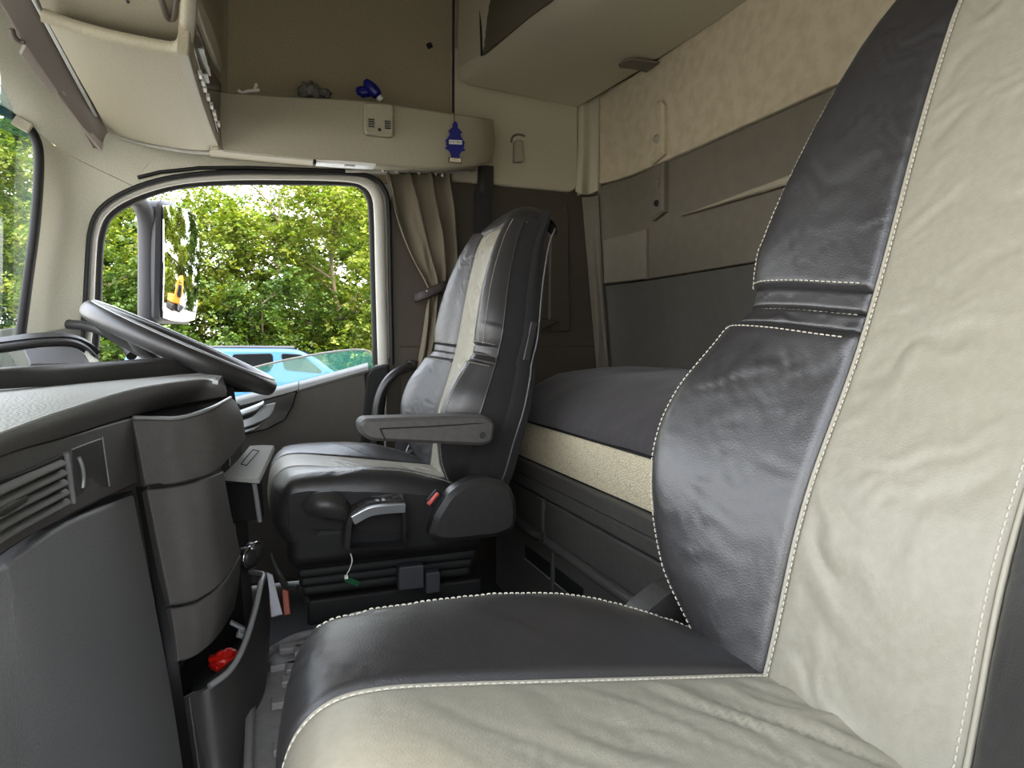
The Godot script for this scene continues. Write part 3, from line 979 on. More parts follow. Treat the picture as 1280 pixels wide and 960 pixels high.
	rbox(b, Vector3(-0.236, 1.45, -1.457), Vector3(0.006, 0.006, 0.006), 0.002)
	commit(b, "screw", M.print_dark, co)
	# body behind and above, on to the passenger side
	b = MB.new()
	slab(b, [
		[Vector3(-0.52, 1.47, 0.05), Vector3(-0.30, 1.45, 0.05), Vector3(-0.125, 1.44, 0.05)],
		[Vector3(-0.52, 1.47, -0.6), Vector3(-0.30, 1.455, -0.6), Vector3(-0.125, 1.45, -0.6)],
		[Vector3(-0.52, 1.49, -1.12), Vector3(-0.30, 1.475, -1.12), Vector3(-0.14, 1.47, -1.12)],
	], 0.02, 0.006, Vector3(0, -1, 0), 8, 10)
	commit(b, "underside", M.beige_plastic, co)
	b = MB.new()
	slab(b, [
		[Vector3(-0.123, 1.328, -1.37), Vector3(-0.128, 1.357, -1.62), Vector3(-0.12, 1.355, -1.87), Vector3(-0.108, 1.347, -2.07)],
		[Vector3(-0.122, 1.396, -1.39), Vector3(-0.126, 1.436, -1.64), Vector3(-0.118, 1.434, -1.89), Vector3(-0.103, 1.436, -2.09)],
		[Vector3(-0.119, 1.532, -1.39), Vector3(-0.121, 1.632, -1.64), Vector3(-0.112, 1.682, -1.89), Vector3(-0.094, 1.712, -2.09)],
		[Vector3(-0.119, 1.742, -1.39), Vector3(-0.121, 1.845, -1.64), Vector3(-0.112, 1.929, -1.89), Vector3(-0.09, 1.964, -2.09)],
	], 0.02, 0.004, Vector3(1, 0, 0), 16, 14)
	commit(b, "rear_face", M.beige_plastic, co)
	b = MB.new()
	rbox(b, Vector3(-0.12, 1.75, -0.66), Vector3(0.02, 0.62, 1.42), 0.004)
	commit(b, "rear_face", M.beige_plastic, co)
	b = MB.new()
	rbox(b, Vector3(-0.255, 1.67, -1.06), Vector3(0.21, 0.34, 2.02), 0.01)
	commit(b, "carcass", M.beige_plastic, co)
	# radio units in the slot
	b = MB.new()
	slab(b, [
		[Vector3(-0.124, 1.396, -1.5), Vector3(-0.122, 1.402, -1.667), Vector3(-0.114, 1.396, -1.867), Vector3(-0.105, 1.373, -2)],
		[Vector3(-0.124, 1.458, -1.5), Vector3(-0.119, 1.475, -1.667), Vector3(-0.109, 1.492, -1.867), Vector3(-0.098, 1.507, -2)],
	], 0.02, 0.003, Vector3(1, 0, 0.2), 10, 6)
	var ra := commit(b, "radio_panel", M.gloss_black, co)
	for q in [Vector3(-0.123, 1.374, -1.583), Vector3(-0.122, 1.381, -1.645), Vector3(-0.121, 1.38, -1.683), Vector3(-0.119, 1.386, -1.758), Vector3(-0.116, 1.389, -1.828), Vector3(-0.113, 1.389, -1.883), Vector3(-0.112, 1.387, -1.917), Vector3(-0.108, 1.389, -1.975)]:
		b = MB.new()
		rbox(b, q + Vector3(0.003, 0, 0), Vector3(0.008, 0.010, 0.03), 0.002)
		commit(b, "button", M.white_plastic, ra)
	for q in [Vector3(-0.122, 1.447, -1.65), Vector3(-0.121, 1.449, -1.7), Vector3(-0.119, 1.453, -1.767), Vector3(-0.12, 1.423, -1.733)]:
		b = MB.new()
		rbox(b, q + Vector3(0.003, 0, 0), Vector3(0.008, 0.006, 0.06), 0.002)
		commit(b, "key", M.satin_silver, ra)
	b = MB.new()
	slab(b, [
		[Vector3(-0.112, 1.442, -1.42), Vector3(-0.111, 1.474, -1.6), Vector3(-0.105, 1.503, -1.8), Vector3(-0.099, 1.528, -1.98)],
		[Vector3(-0.108, 1.461, -1.42), Vector3(-0.104, 1.51, -1.6), Vector3(-0.098, 1.543, -1.8), Vector3(-0.093, 1.554, -1.98)],
	], 0.012, 0.004, Vector3(1, 0.2, 0.2), 10, 5)
	commit(b, "flap", M.beige_plastic, co)
	b = MB.new()
	slab(b, [
		[Vector3(-0.107, 1.339, -2.055), Vector3(-0.088, 1.348, -2.1)],
		[Vector3(-0.103, 1.537, -2.055), Vector3(-0.086, 1.556, -2.1)],
		[Vector3(-0.099, 1.898, -2.055), Vector3(-0.082, 1.926, -2.1)],
	], 0.02, 0.006, Vector3(1, 0, 1), 5, 10)
	commit(b, "end_cap", M.beige_plastic, co)
	b = MB.new()
	tube(b, smoothed([Vector3(-0.431, 1.43, -2.217), Vector3(-0.434, 1.43, -2.328), Vector3(-0.372, 1.41, -2.303), Vector3(-0.281, 1.385, -2.256), Vector3(-0.179, 1.37, -2.216), Vector3(-0.113, 1.365, -2.172)], 5), 0.006, 8)
	commit(b, "edge_strip", M.pale_trim, co)
	b = MB.new()
	tube(b, [Vector3(-0.391, 1.44, -1.428), Vector3(-0.43, 1.43, -2.209)], 0.005, 8)
	commit(b, "edge_strip", M.satin_silver, co)

	# roller blind in front of it
	var bl := thing("roller_blind", "dark windscreen roller blind in its rail under the front roof", "blind", Vector3(-0.445, 1.392, -2.15))
	b = MB.new()
	slab(b, [
		[Vector3(-0.54, 1.571, -1.62), Vector3(-0.529, 1.519, -1.86), Vector3(-0.485, 1.43, -2.08), Vector3(-0.424, 1.354, -2.22)],
		[Vector3(-0.481, 1.572, -1.6), Vector3(-0.477, 1.537, -1.84), Vector3(-0.445, 1.461, -2.06), Vector3(-0.416, 1.389, -2.22)],
		[Vector3(-0.463, 1.587, -1.62), Vector3(-0.46, 1.549, -1.86), Vector3(-0.434, 1.475, -2.08), Vector3(-0.408, 1.404, -2.22)],
	], 0.03, 0.006, Vector3(0.5, -0.7, 0.5), 10, 8)
	commit(b, "rail", M.blind_rail, bl)
	b = MB.new()
	slab(b, [
		[Vector3(-0.536, 1.488, -1.92), Vector3(-0.523, 1.464, -1.985), Vector3(-0.504, 1.442, -2.04)],
		[Vector3(-0.52, 1.507, -1.9), Vector3(-0.507, 1.48, -1.97), Vector3(-0.485, 1.448, -2.05)],
		[Vector3(-0.515, 1.526, -1.89), Vector3(-0.5, 1.491, -1.97), Vector3(-0.473, 1.444, -2.06)],
	], 0.012, 0.002, Vector3(0.3, -0.2, 1), 8, 6)
	commit(b, "pull_bar", M.blind_fabric, bl)
	b = MB.new()
	tube(b, smoothed([Vector3(-0.54, 1.529, -1.87), Vector3(-0.538, 1.515, -1.88), Vector3(-0.531, 1.509, -1.89), Vector3(-0.52, 1.509, -1.89)], 4), 0.006, 6)
	commit(b, "hook", M.blind_rail, bl)
	b = MB.new()
	slab(b, [
		[Vector3(-0.495, 1.446, -2.06), Vector3(-0.464, 1.395, -2.15), Vector3(-0.422, 1.347, -2.21)],
		[Vector3(-0.473, 1.448, -2.06), Vector3(-0.449, 1.403, -2.15), Vector3(-0.418, 1.368, -2.21)],
	], 0.012, 0.003, Vector3(0.3, -0.4, 1), 8, 4)
	commit(b, "end_bar", M.blind_fabric, bl)

	# locker over the bunk
	var lo := thing("rear_locker", "beige overhead locker with dark mesh front above the bunk", "locker", Vector3(1.1, 1.76, -1.2))
	b = MB.new()
	slab(b, [
		[Vector3(0.659, 1.769, -2.31), Vector3(0.765, 1.8, -1.967), Vector3(0.847, 1.81, -1.661), Vector3(0.98, 1.82, -1.0), Vector3(0.98, 1.82, 0.04)],
		[Vector3(0.683, 1.73, -2.31), Vector3(0.827, 1.765, -2.055), Vector3(0.923, 1.77, -1.641), Vector3(1.06, 1.775, -1.0), Vector3(1.06, 1.775, 0.04)],
		[Vector3(0.82, 1.716, -2.31), Vector3(1.02, 1.752, -2.0), Vector3(1.12, 1.755, -1.5), Vector3(1.16, 1.755, -1.0), Vector3(1.16, 1.755, 0.04)],
		[Vector3(1.133, 1.696, -2.31), Vector3(1.24, 1.752, -2.1), Vector3(1.27, 1.752, -1.6), Vector3(1.27, 1.752, -1.0), Vector3(1.27, 1.752, 0.04)],
	], 0.02, 0.004, Vector3(-0.2, -1, 0.2), 26, 16)
	commit(b, "underside", M.locker_plastic, lo)
	b = MB.new()
	slab(b, [
		[Vector3(0.659, 1.769, -2.31), Vector3(0.765, 1.8, -1.967), Vector3(0.847, 1.81, -1.661), Vector3(0.98, 1.82, -1.0), Vector3(0.98, 1.82, 0.04)],
		[Vector3(0.659, 1.906, -2.31), Vector3(0.75, 1.855, -1.93), Vector3(0.838, 1.865, -1.644), Vector3(0.99, 1.87, -1.0), Vector3(0.99, 1.87, 0.04)],
		[Vector3(0.665, 2.078, -2.31), Vector3(0.728, 1.95, -1.841), Vector3(0.83, 1.97, -1.604), Vector3(1.0, 2.0, -1.0), Vector3(1.0, 2.0, 0.04)],
		[Vector3(0.671, 2.365, -2.31), Vector3(0.737, 2.15, -1.819), Vector3(0.86, 2.17, -1.635), Vector3(1.02, 2.2, -1.0), Vector3(1.02, 2.2, 0.04)],
	], 0.02, 0.004, Vector3(-1, 0, 0.2), 26, 12)
	commit(b, "face", M.locker_plastic, lo)
	b = MB.new()
	slab(b, [
		[Vector3(0.704, 1.774, -2.17), Vector3(0.759, 1.79, -1.953), Vector3(0.799, 1.8, -1.787), Vector3(0.831, 1.8, -1.63)],
		[Vector3(0.698, 1.906, -2.17), Vector3(0.726, 1.87, -1.88), Vector3(0.786, 1.87, -1.756), Vector3(0.833, 1.88, -1.633)],
		[Vector3(0.692, 2.122, -2.17), Vector3(0.693, 1.98, -1.784), Vector3(0.766, 2, -1.714), Vector3(0.811, 2, -1.591)],
	], 0.012, 0.002, Vector3(-1, 0, 0.3), 16, 10)
	commit(b, "mesh_door", M.mesh_cloth, lo)
	b = MB.new()
	tube(b, [Vector3(0.689, 2.113, -2.155), Vector3(0.695, 1.899, -2.155), Vector3(0.699, 1.765, -2.155)], 0.004, 6)
	commit(b, "mesh_seam", M.print_dark, lo)
	b = MB.new()
	slab(b, [[Vector3(1.145, 1.742, -2.02), Vector3(1.154, 1.742, -1.961), Vector3(1.261, 1.742, -1.949)], [Vector3(1.157, 1.742, -2.03), Vector3(1.208, 1.742, -2.025), Vector3(1.264, 1.742, -2.034)]], 0.006, 0.001, Vector3(0, -1, 0), 5, 4)
	commit(b, "label_plate", M.taupe_panel, lo)


func grille_at(px: float, py: float, k: int) -> Vector3:
	# slots of the alarm box, 12 mm pitch, on the plane of its face
	var left := px < 470.0
	return Vector3(0.308 if left else 0.356, 1.458 - k * 0.0068, -2.003)


# ---------------------------------------------------------------- dashboard
func build_dashboard() -> void:
	var da := thing("dashboard", "grey and black truck dashboard with air vents, pocket and glovebox panel", "dashboard", Vector3(-0.3, 0.1, -1.0))
	var b := MB.new()
	# top cover
	slab(b, [
		[Vector3(-0.203, 0.725, -0.372), Vector3(-0.194, 0.725, -0.464), Vector3(-0.202, 0.725, -0.671), Vector3(-0.204, 0.725, -0.887), Vector3(-0.188, 0.725, -1.272), Vector3(-0.116, 0.725, -1.522), Vector3(-0.081, 0.72, -1.526)],
		[Vector3(-0.319, 0.728, -0.609), Vector3(-0.307, 0.728, -0.749), Vector3(-0.277, 0.73, -0.919), Vector3(-0.246, 0.73, -1.139), Vector3(-0.206, 0.728, -1.396), Vector3(-0.136, 0.728, -1.589), Vector3(-0.09, 0.722, -1.593)],
		[Vector3(-0.496, 0.722, -0.947), Vector3(-0.472, 0.722, -1.149), Vector3(-0.375, 0.726, -1.247), Vector3(-0.302, 0.727, -1.397), Vector3(-0.227, 0.728, -1.537), Vector3(-0.145, 0.729, -1.688), Vector3(-0.1, 0.724, -1.661)],
		[Vector3(-0.62, 0.70, -0.1), Vector3(-0.62, 0.70, -0.5), Vector3(-0.62, 0.70, -1.0), Vector3(-0.58, 0.70, -1.4), Vector3(-0.5, 0.70, -1.7), Vector3(-0.42, 0.70, -1.85), Vector3(-0.38, 0.70, -1.95)],
	], 0.008, 0.003, Vector3(0, 1, 0), 30, 20)
	commit(b, "top_cover", M.dash_top, da)
	b = MB.new()
	rbox(b, Vector3(-0.72, 0.67, -1.12), Vector3(0.62, 0.06, 2.36), 0.02)
	commit(b, "rear_cover", M.dash_dark, da)
	# rounded edge below the top cover
	b = MB.new()
	slab(b, [
		[Vector3(-0.191, 0.726, -0.456), Vector3(-0.201, 0.725, -0.668), Vector3(-0.203, 0.725, -0.884), Vector3(-0.188, 0.725, -1.269), Vector3(-0.116, 0.724, -1.519), Vector3(-0.081, 0.718, -1.526)],
		[Vector3(-0.186, 0.717, -0.446), Vector3(-0.197, 0.717, -0.656), Vector3(-0.199, 0.713, -0.867), Vector3(-0.191, 0.701, -1.252), Vector3(-0.122, 0.705, -1.509), Vector3(-0.068, 0.706, -1.531)],
		[Vector3(-0.188, 0.706, -0.45), Vector3(-0.199, 0.706, -0.662), Vector3(-0.205, 0.693, -0.878), Vector3(-0.202, 0.675, -1.272), Vector3(-0.15, 0.671, -1.535), Vector3(-0.065, 0.685, -1.541)],
	], 0.02, 0.004, Vector3(1, 0.1, 0.3), 30, 8)
	commit(b, "edge_pad", M.dash_dark, da)
	# vent panel
	b = MB.new()
	slab(b, [
		[Vector3(-0.192, 0.704, -0.458), Vector3(-0.203, 0.705, -0.674), Vector3(-0.208, 0.692, -0.89), Vector3(-0.2, 0.674, -1.282)],
		[Vector3(-0.191, 0.666, -0.456), Vector3(-0.201, 0.665, -0.668), Vector3(-0.205, 0.653, -0.883), Vector3(-0.196, 0.624, -1.27)],
		[Vector3(-0.191, 0.628, -0.456), Vector3(-0.201, 0.624, -0.668), Vector3(-0.202, 0.605, -0.882), Vector3(-0.191, 0.567, -1.268)],
	], 0.03, 0.003, Vector3(1, 0, 0.3), 20, 10)
	commit(b, "vent_panel", M.dash_dark, da)
	# air vent: dark box, slats, tab, frame bar
	b = MB.new()
	slab(b, [
		[Vector3(-0.195, 0.692, -0.559), Vector3(-0.199, 0.688, -0.662), Vector3(-0.202, 0.681, -0.754), Vector3(-0.205, 0.676, -0.878)],
		[Vector3(-0.195, 0.645, -0.559), Vector3(-0.199, 0.64, -0.66), Vector3(-0.202, 0.629, -0.754), Vector3(-0.202, 0.615, -0.893)],
	], 0.02, 0.002, Vector3(1, 0, 0.3), 8, 6)
	var ve := commit(b, "air_vent", M.deep_black, da)
	for k in 5:
		b = MB.new()
		var f := k / 4.0
		var l0 := (Vector3(-0.194, 0.689, -0.555)).lerp(Vector3(-0.194, 0.651, -0.555), f)
		var l1 := (Vector3(-0.197, 0.685, -0.656)).lerp(Vector3(-0.197, 0.647, -0.654), f)
		var l2 := (Vector3(-0.203, 0.673, -0.858)).lerp(Vector3(-0.201, 0.628, -0.871), f)
		var dn := Vector3(0.007, -0.0055, 0.003)
		slab(b, [[l0, l1, l2], [l0 + dn * 0.5 + Vector3(0.001, 0, 0), l1 + dn * 0.5 + Vector3(0.001, 0, 0), l2 + dn * 0.5 + Vector3(0.001, 0, 0)], [l0 + dn, l1 + dn, l2 + dn]], 0.003, 0.001, Vector3(1, 0.6, 0.3), 8, 4)
		commit(b, "slat", M.dash_dark, ve)
	b = MB.new()
	slab(b, [[Vector3(-0.195, 0.67, -0.623), Vector3(-0.193, 0.672, -0.66), Vector3(-0.196, 0.667, -0.714)], [Vector3(-0.192, 0.666, -0.615), Vector3(-0.189, 0.666, -0.651), Vector3(-0.193, 0.661, -0.713)], [Vector3(-0.195, 0.657, -0.623), Vector3(-0.193, 0.656, -0.654), Vector3(-0.196, 0.653, -0.714)]], 0.012, 0.003, Vector3(1, 0.2, 0.3), 8, 6)
	commit(b, "vent_tab", M.black_plastic, ve)
	b = MB.new()
	tube(b, [Vector3(-0.204, 0.676, -0.883), Vector3(-0.202, 0.615, -0.904)], 0.0035, 8)
	commit(b, "vent_bar", M.dash_grey, ve)
	# thumb wheel
	b = MB.new()
	slab(b, [[Vector3(-0.204, 0.676, -0.91), Vector3(-0.204, 0.673, -0.984), Vector3(-0.202, 0.669, -1.069)], [Vector3(-0.202, 0.619, -0.914), Vector3(-0.201, 0.611, -0.994), Vector3(-0.197, 0.599, -1.078)]], 0.012, 0.002, Vector3(1, 0, 0.3), 6, 6)
	var tp := commit(b, "wheel_plate", M.black_plastic, da)
	b = MB.new()
	tube(b, smoothed([Vector3(-0.202, 0.663, -0.93), Vector3(-0.199, 0.651, -0.934), Vector3(-0.199, 0.637, -0.94), Vector3(-0.2, 0.625, -0.94)], 4), 0.0028, 8, false, Vector3(1, 0, 0), 0.8)
	commit(b, "thumb_wheel", M.satin_silver, tp)
	b = MB.new()
	tube(b, [Vector3(-0.202, 0.671, -1.058), Vector3(-0.195, 0.601, -1.066)], 0.0013, 6)
	commit(b, "plate_edge", M.dash_grey, tp)
	# glovebox panel
	b = MB.new()
	slab(b, [
		[Vector3(-0.228, 0.596, -0.577), Vector3(-0.21, 0.601, -0.698), Vector3(-0.207, 0.605, -0.729), Vector3(-0.199, 0.599, -0.886), Vector3(-0.189, 0.556, -1.224)],
		[Vector3(-0.226, 0.544, -0.571), Vector3(-0.206, 0.548, -0.686), Vector3(-0.197, 0.533, -0.736), Vector3(-0.182, 0.491, -0.88), Vector3(-0.148, 0.393, -1.156)],
		[Vector3(-0.223, 0.494, -0.564), Vector3(-0.205, 0.483, -0.68), Vector3(-0.197, 0.452, -0.736), Vector3(-0.171, 0.379, -0.865), Vector3(-0.114, 0.244, -1.1)],
		[Vector3(-0.223, 0.386, -0.564), Vector3(-0.205, 0.348, -0.68), Vector3(-0.197, 0.304, -0.736), Vector3(-0.169, 0.208, -0.854), Vector3(-0.079, 0.04, -1.044)],
	], 0.02, 0.005, Vector3(1, 0, 0.3), 20, 20)
	var gb := commit(b, "glovebox_panel", M.dash_grey, da)
	b = MB.new()
	slab(b, [
		[Vector3(-0.288, 0.594, -0.535), Vector3(-0.233, 0.592, -0.589), Vector3(-0.214, 0.598, -0.71), Vector3(-0.193, 0.559, -1.247)],
		[Vector3(-0.288, 0.385, -0.535), Vector3(-0.228, 0.377, -0.577), Vector3(-0.208, 0.34, -0.692), Vector3(-0.081, 0.024, -1.066)],
	], 0.04, 0.004, Vector3(1, 0, 0.3), 10, 10)
	commit(b, "lower_body", M.deep_black, da)
	# black column beside the centre stack
	b = MB.new()
	slab(b, [[Vector3(-0.196, 0.56, -1.27), Vector3(-0.174, 0.566, -1.245)], [Vector3(-0.156, 0.385, -1.191), Vector3(-0.13, 0.386, -1.181)], [Vector3(-0.135, 0.307, -1.151), Vector3(-0.117, 0.307, -1.155)], [Vector3(-0.097, 0.139, -1.072), Vector3(-0.085, 0.105, -1.121)]], 0.03, 0.003, Vector3(1, 0, 0.3), 4, 14)
	commit(b, "column", M.deep_black, da)
	# centre stack: pocket and the two panels beneath it
	b = MB.new()
	slab(b, [
		[Vector3(-0.2, 0.673, -1.271), Vector3(-0.166, 0.669, -1.287), Vector3(-0.131, 0.666, -1.306), Vector3(-0.087, 0.676, -1.352), Vector3(-0.056, 0.687, -1.474), Vector3(-0.046, 0.666, -1.576)],
		[Vector3(-0.188, 0.618, -1.261), Vector3(-0.155, 0.614, -1.278), Vector3(-0.121, 0.61, -1.297), Vector3(-0.073, 0.624, -1.346), Vector3(-0.038, 0.65, -1.477), Vector3(-0.033, 0.623, -1.571)],
		[Vector3(-0.176, 0.563, -1.246), Vector3(-0.148, 0.56, -1.264), Vector3(-0.115, 0.561, -1.284), Vector3(-0.072, 0.567, -1.335), Vector3(-0.035, 0.593, -1.466), Vector3(-0.029, 0.591, -1.57)],
	], 0.012, 0.004, Vector3(0.5, 0, 1), 26, 10)
	var po := commit(b, "pocket", M.dash_dark, da)
	b = MB.new()
	slab(b, [
		[Vector3(-0.205, 0.663, -1.305), Vector3(-0.164, 0.657, -1.322), Vector3(-0.116, 0.652, -1.346), Vector3(-0.076, 0.648, -1.481)],
		[Vector3(-0.217, 0.67, -1.47), Vector3(-0.169, 0.668, -1.473), Vector3(-0.125, 0.667, -1.542), Vector3(-0.084, 0.671, -1.633)],
	], 0.006, 0.0, Vector3(0, 1, 0), 6, 4)
	commit(b, "pocket_floor", M.deep_black, po)
	b = MB.new()
	slab(b, [[Vector3(-0.242, 0.701, -1.479), Vector3(-0.145, 0.7, -1.603), Vector3(-0.057, 0.697, -1.677)], [Vector3(-0.233, 0.614, -1.454), Vector3(-0.135, 0.594, -1.567), Vector3(-0.039, 0.588, -1.638)]], 0.01, 0.0, Vector3(0.4, 0, 1), 6, 4)
	commit(b, "pocket_back", M.deep_black, po)
	b = MB.new()
	tube(b, smoothed([Vector3(-0.198, 0.675, -1.268), Vector3(-0.166, 0.671, -1.285), Vector3(-0.131, 0.668, -1.304), Vector3(-0.087, 0.678, -1.349), Vector3(-0.056, 0.688, -1.471)], 5), 0.0035, 8)
	commit(b, "pocket_rim", M.satin_silver, po)
	b = MB.new()
	slab(b, [
		[Vector3(-0.173, 0.561, -1.234), Vector3(-0.146, 0.559, -1.249), Vector3(-0.114, 0.56, -1.265), Vector3(-0.083, 0.564, -1.291), Vector3(-0.063, 0.56, -1.369)],
		[Vector3(-0.15, 0.466, -1.199), Vector3(-0.128, 0.463, -1.212), Vector3(-0.098, 0.463, -1.228), Vector3(-0.069, 0.469, -1.265), Vector3(-0.048, 0.475, -1.364)],
		[Vector3(-0.131, 0.389, -1.171), Vector3(-0.111, 0.386, -1.182), Vector3(-0.089, 0.386, -1.197), Vector3(-0.057, 0.396, -1.239), Vector3(-0.032, 0.407, -1.358)],
	], 0.02, 0.004, Vector3(0.5, 0, 1), 20, 16)
	commit(b, "stack_panel", M.dash_dark, da)
	b = MB.new()
	slab(b, [
		[Vector3(-0.131, 0.385, -1.171), Vector3(-0.111, 0.382, -1.182), Vector3(-0.089, 0.382, -1.197), Vector3(-0.057, 0.392, -1.239), Vector3(-0.032, 0.403, -1.358)],
		[Vector3(-0.123, 0.346, -1.157), Vector3(-0.105, 0.342, -1.169), Vector3(-0.085, 0.342, -1.185), Vector3(-0.059, 0.348, -1.229), Vector3(-0.035, 0.355, -1.359)],
		[Vector3(-0.117, 0.311, -1.144), Vector3(-0.102, 0.307, -1.157), Vector3(-0.085, 0.308, -1.175), Vector3(-0.064, 0.311, -1.22), Vector3(-0.044, 0.299, -1.362)],
	], 0.02, 0.004, Vector3(0.5, 0, 1), 20, 10)
	commit(b, "stack_panel", M.dash_dark, da)
	b = MB.new()
	slab(b, [[Vector3(-0.125, 0.251, -1.243), Vector3(-0.038, 0.36, -1.467)], [Vector3(-0.11, 0.103, -1.216), Vector3(-0.015, 0.036, -1.458)], [Vector3(-0.098, -0.015, -1.212), Vector3(-0.01, -0.112, -1.435)]], 0.03, 0.002, Vector3(0.5, 0, 1), 6, 8)
	commit(b, "stack_back", M.deep_black, da)
	# side of the stack that faces the driver
	b = MB.new()
	slab(b, [[Vector3(-0.067, 0.675, -1.584), Vector3(-0.042, 0.661, -1.639)], [Vector3(-0.056, 0.505, -1.559), Vector3(-0.032, 0.489, -1.635)], [Vector3(-0.04, 0.306, -1.531), Vector3(-0.018, 0.279, -1.609)], [Vector3(-0.031, 0.097, -1.507), Vector3(-0.005, 0.067, -1.561)]], 0.02, 0.003, Vector3(1, 0, -0.2), 4, 10)
	commit(b, "driver_side", M.black_plastic, da)
	# long lid on top
	b = MB.new()
	slab(b, [
		[Vector3(-0.497, 0.722, -1.094), Vector3(-0.362, 0.73, -1.204), Vector3(-0.272, 0.724, -1.437), Vector3(-0.164, 0.728, -1.631), Vector3(-0.129, 0.73, -1.693), Vector3(-0.12, 0.729, -1.818)],
		[Vector3(-0.497, 0.758, -1.094), Vector3(-0.362, 0.76, -1.204), Vector3(-0.272, 0.761, -1.437), Vector3(-0.164, 0.766, -1.631), Vector3(-0.129, 0.765, -1.693), Vector3(-0.12, 0.762, -1.818)],
		[Vector3(-0.556, 0.757, -1.223), Vector3(-0.398, 0.759, -1.324), Vector3(-0.293, 0.761, -1.552), Vector3(-0.173, 0.766, -1.72), Vector3(-0.137, 0.766, -1.76), Vector3(-0.129, 0.764, -1.843)],
	], 0.02, 0.004, Vector3(0.5, 0.3, 1), 20, 10)
	commit(b, "top_lid", M.black_plastic, da)
	b = MB.new()
	blob(b, Vector3(-0.114, 0.719, -1.773), Vector3(0.055, 0.018, 0.05), 0.0, 2)
	commit(b, "corner_pad", M.black_plastic, da)

	# instrument hood
	var ho := thing("instrument_hood", "arched dark instrument hood behind the steering wheel", "hood", Vector3(-0.546, 0.763, -2.181))
	b = MB.new()
	slab(b, [
		[Vector3(-0.687, 0.796, -1.966), Vector3(-0.601, 0.814, -1.998), Vector3(-0.527, 0.827, -2.035), Vector3(-0.466, 0.823, -2.076), Vector3(-0.432, 0.804, -2.106), Vector3(-0.412, 0.778, -2.12)],
		[Vector3(-0.669, 0.774, -1.917), Vector3(-0.587, 0.787, -1.95), Vector3(-0.515, 0.798, -1.987), Vector3(-0.46, 0.8, -2.031), Vector3(-0.431, 0.785, -2.062), Vector3(-0.411, 0.761, -2.077)],
		[Vector3(-0.687, 0.762, -1.966), Vector3(-0.601, 0.772, -1.998), Vector3(-0.527, 0.786, -2.035), Vector3(-0.474, 0.787, -2.079), Vector3(-0.448, 0.774, -2.112), Vector3(-0.433, 0.756, -2.127)],
	], 0.02, 0.004, Vector3(0.5, 0.4, 1), 18, 10)
	commit(b, "visor", M.black_plastic, ho)
	b = MB.new()
	slab(b, [[Vector3(-0.596, 0.789, -2.146), Vector3(-0.523, 0.796, -2.161), Vector3(-0.467, 0.787, -2.183)], [Vector3(-0.569, 0.743, -2.115), Vector3(-0.507, 0.742, -2.134), Vector3(-0.446, 0.74, -2.154)]], 0.02, 0.003, Vector3(0.5, 0, 1), 8, 6)
	commit(b, "cluster_face", M.dash_grey, ho)
	b = MB.new()
	slab(b, [[Vector3(-0.455, 0.791, -2.093), Vector3(-0.443, 0.791, -2.089)], [Vector3(-0.419, 0.741, -2.058), Vector3(-0.399, 0.743, -2.051)]], 0.02, 0.003, Vector3(0.5, 0, 1), 4, 6)
	commit(b, "side_cheek", M.pale_trim, ho)
	b = MB.new()
	tube(b, smoothed([Vector3(-0.522, 0.853, -2.28), Vector3(-0.466, 0.846, -2.25), Vector3(-0.406, 0.825, -2.2), Vector3(-0.358, 0.796, -2.15), Vector3(-0.33, 0.763, -2.1)], 5), 0.014, 10)
	commit(b, "grab_arch", M.black_plastic, ho)

	# steering wheel
	var wc := Vector3(-0.177, 0.782, -1.85)
	var sw := thing("steering_wheel", "black leather steering wheel tilted nearly flat beside the dash lid", "steering wheel", wc)
	var ax := Vector3(0.437, 0.899, 0).normalized()
	var ux := Vector3(0.899, -0.437, 0).normalized()
	b = MB.new()
	var ring := []
	for i in 48:
		var a := TAU * i / 48
		ring.append(wc + ux * cos(a) * 0.222 + Vector3(0, 0, 1) * sin(a) * 0.222)
	tube(b, ring, 0.0175, 12, true, ax, 1.25)
	commit(b, "rim", M.black_leather, sw)
	b = MB.new()
	tube(b, ring.map(func(p): return p + ax * 0.0205 ), 0.0045, 8, true, ax)
	commit(b, "rim_trim", M.satin_silver, sw)
	b = MB.new()
	lathe(b, [Vector2(0, 0.01), Vector2(0.05, 0.008), Vector2(0.075, -0.005), Vector2(0.08, -0.02), Vector2(0.06, -0.04), Vector2(0.05, -0.06)], Transform3D(Basis(ux, ax, Vector3(0, 0, 1)), wc - ax * 0.03), 24)
	commit(b, "hub", M.black_plastic, sw)
	for a in [0.35, 1.1, PI - 1.1, PI - 0.35]:
		b = MB.new()
		var dv := ux * sin(a - PI * 0.5) + Vector3(0, 0, 1) * cos(a - PI * 0.5)
		tube(b, [wc - ax * 0.045 + dv * 0.06, wc - ax * 0.03 + dv * 0.15, wc + dv * 0.215], 0.014, 8, false, ux, 1.4)
		commit(b, "spoke", M.black_plastic, sw)
	b = MB.new()
	tube(b, [wc - ax * 0.09, wc - ax * 0.28 + Vector3(-0.1, 0, 0)], 0.05, 14)
	commit(b, "column", M.black_plastic, sw)
	b = MB.new()
	tube(b, [wc - ax * 0.08 + Vector3(0, 0, 0.03), wc - ax * 0.07 + Vector3(0.05, 0, 0.20)], 0.009, 8)
	commit(b, "stalk", M.black_plastic, sw)

	# pull-out tray
	var tr := thing("pull_out_tray", "grey pull-out cup tray sticking out under the dash pocket", "tray", Vector3(-0.024, 0.509, -1.525))
	b = MB.new()
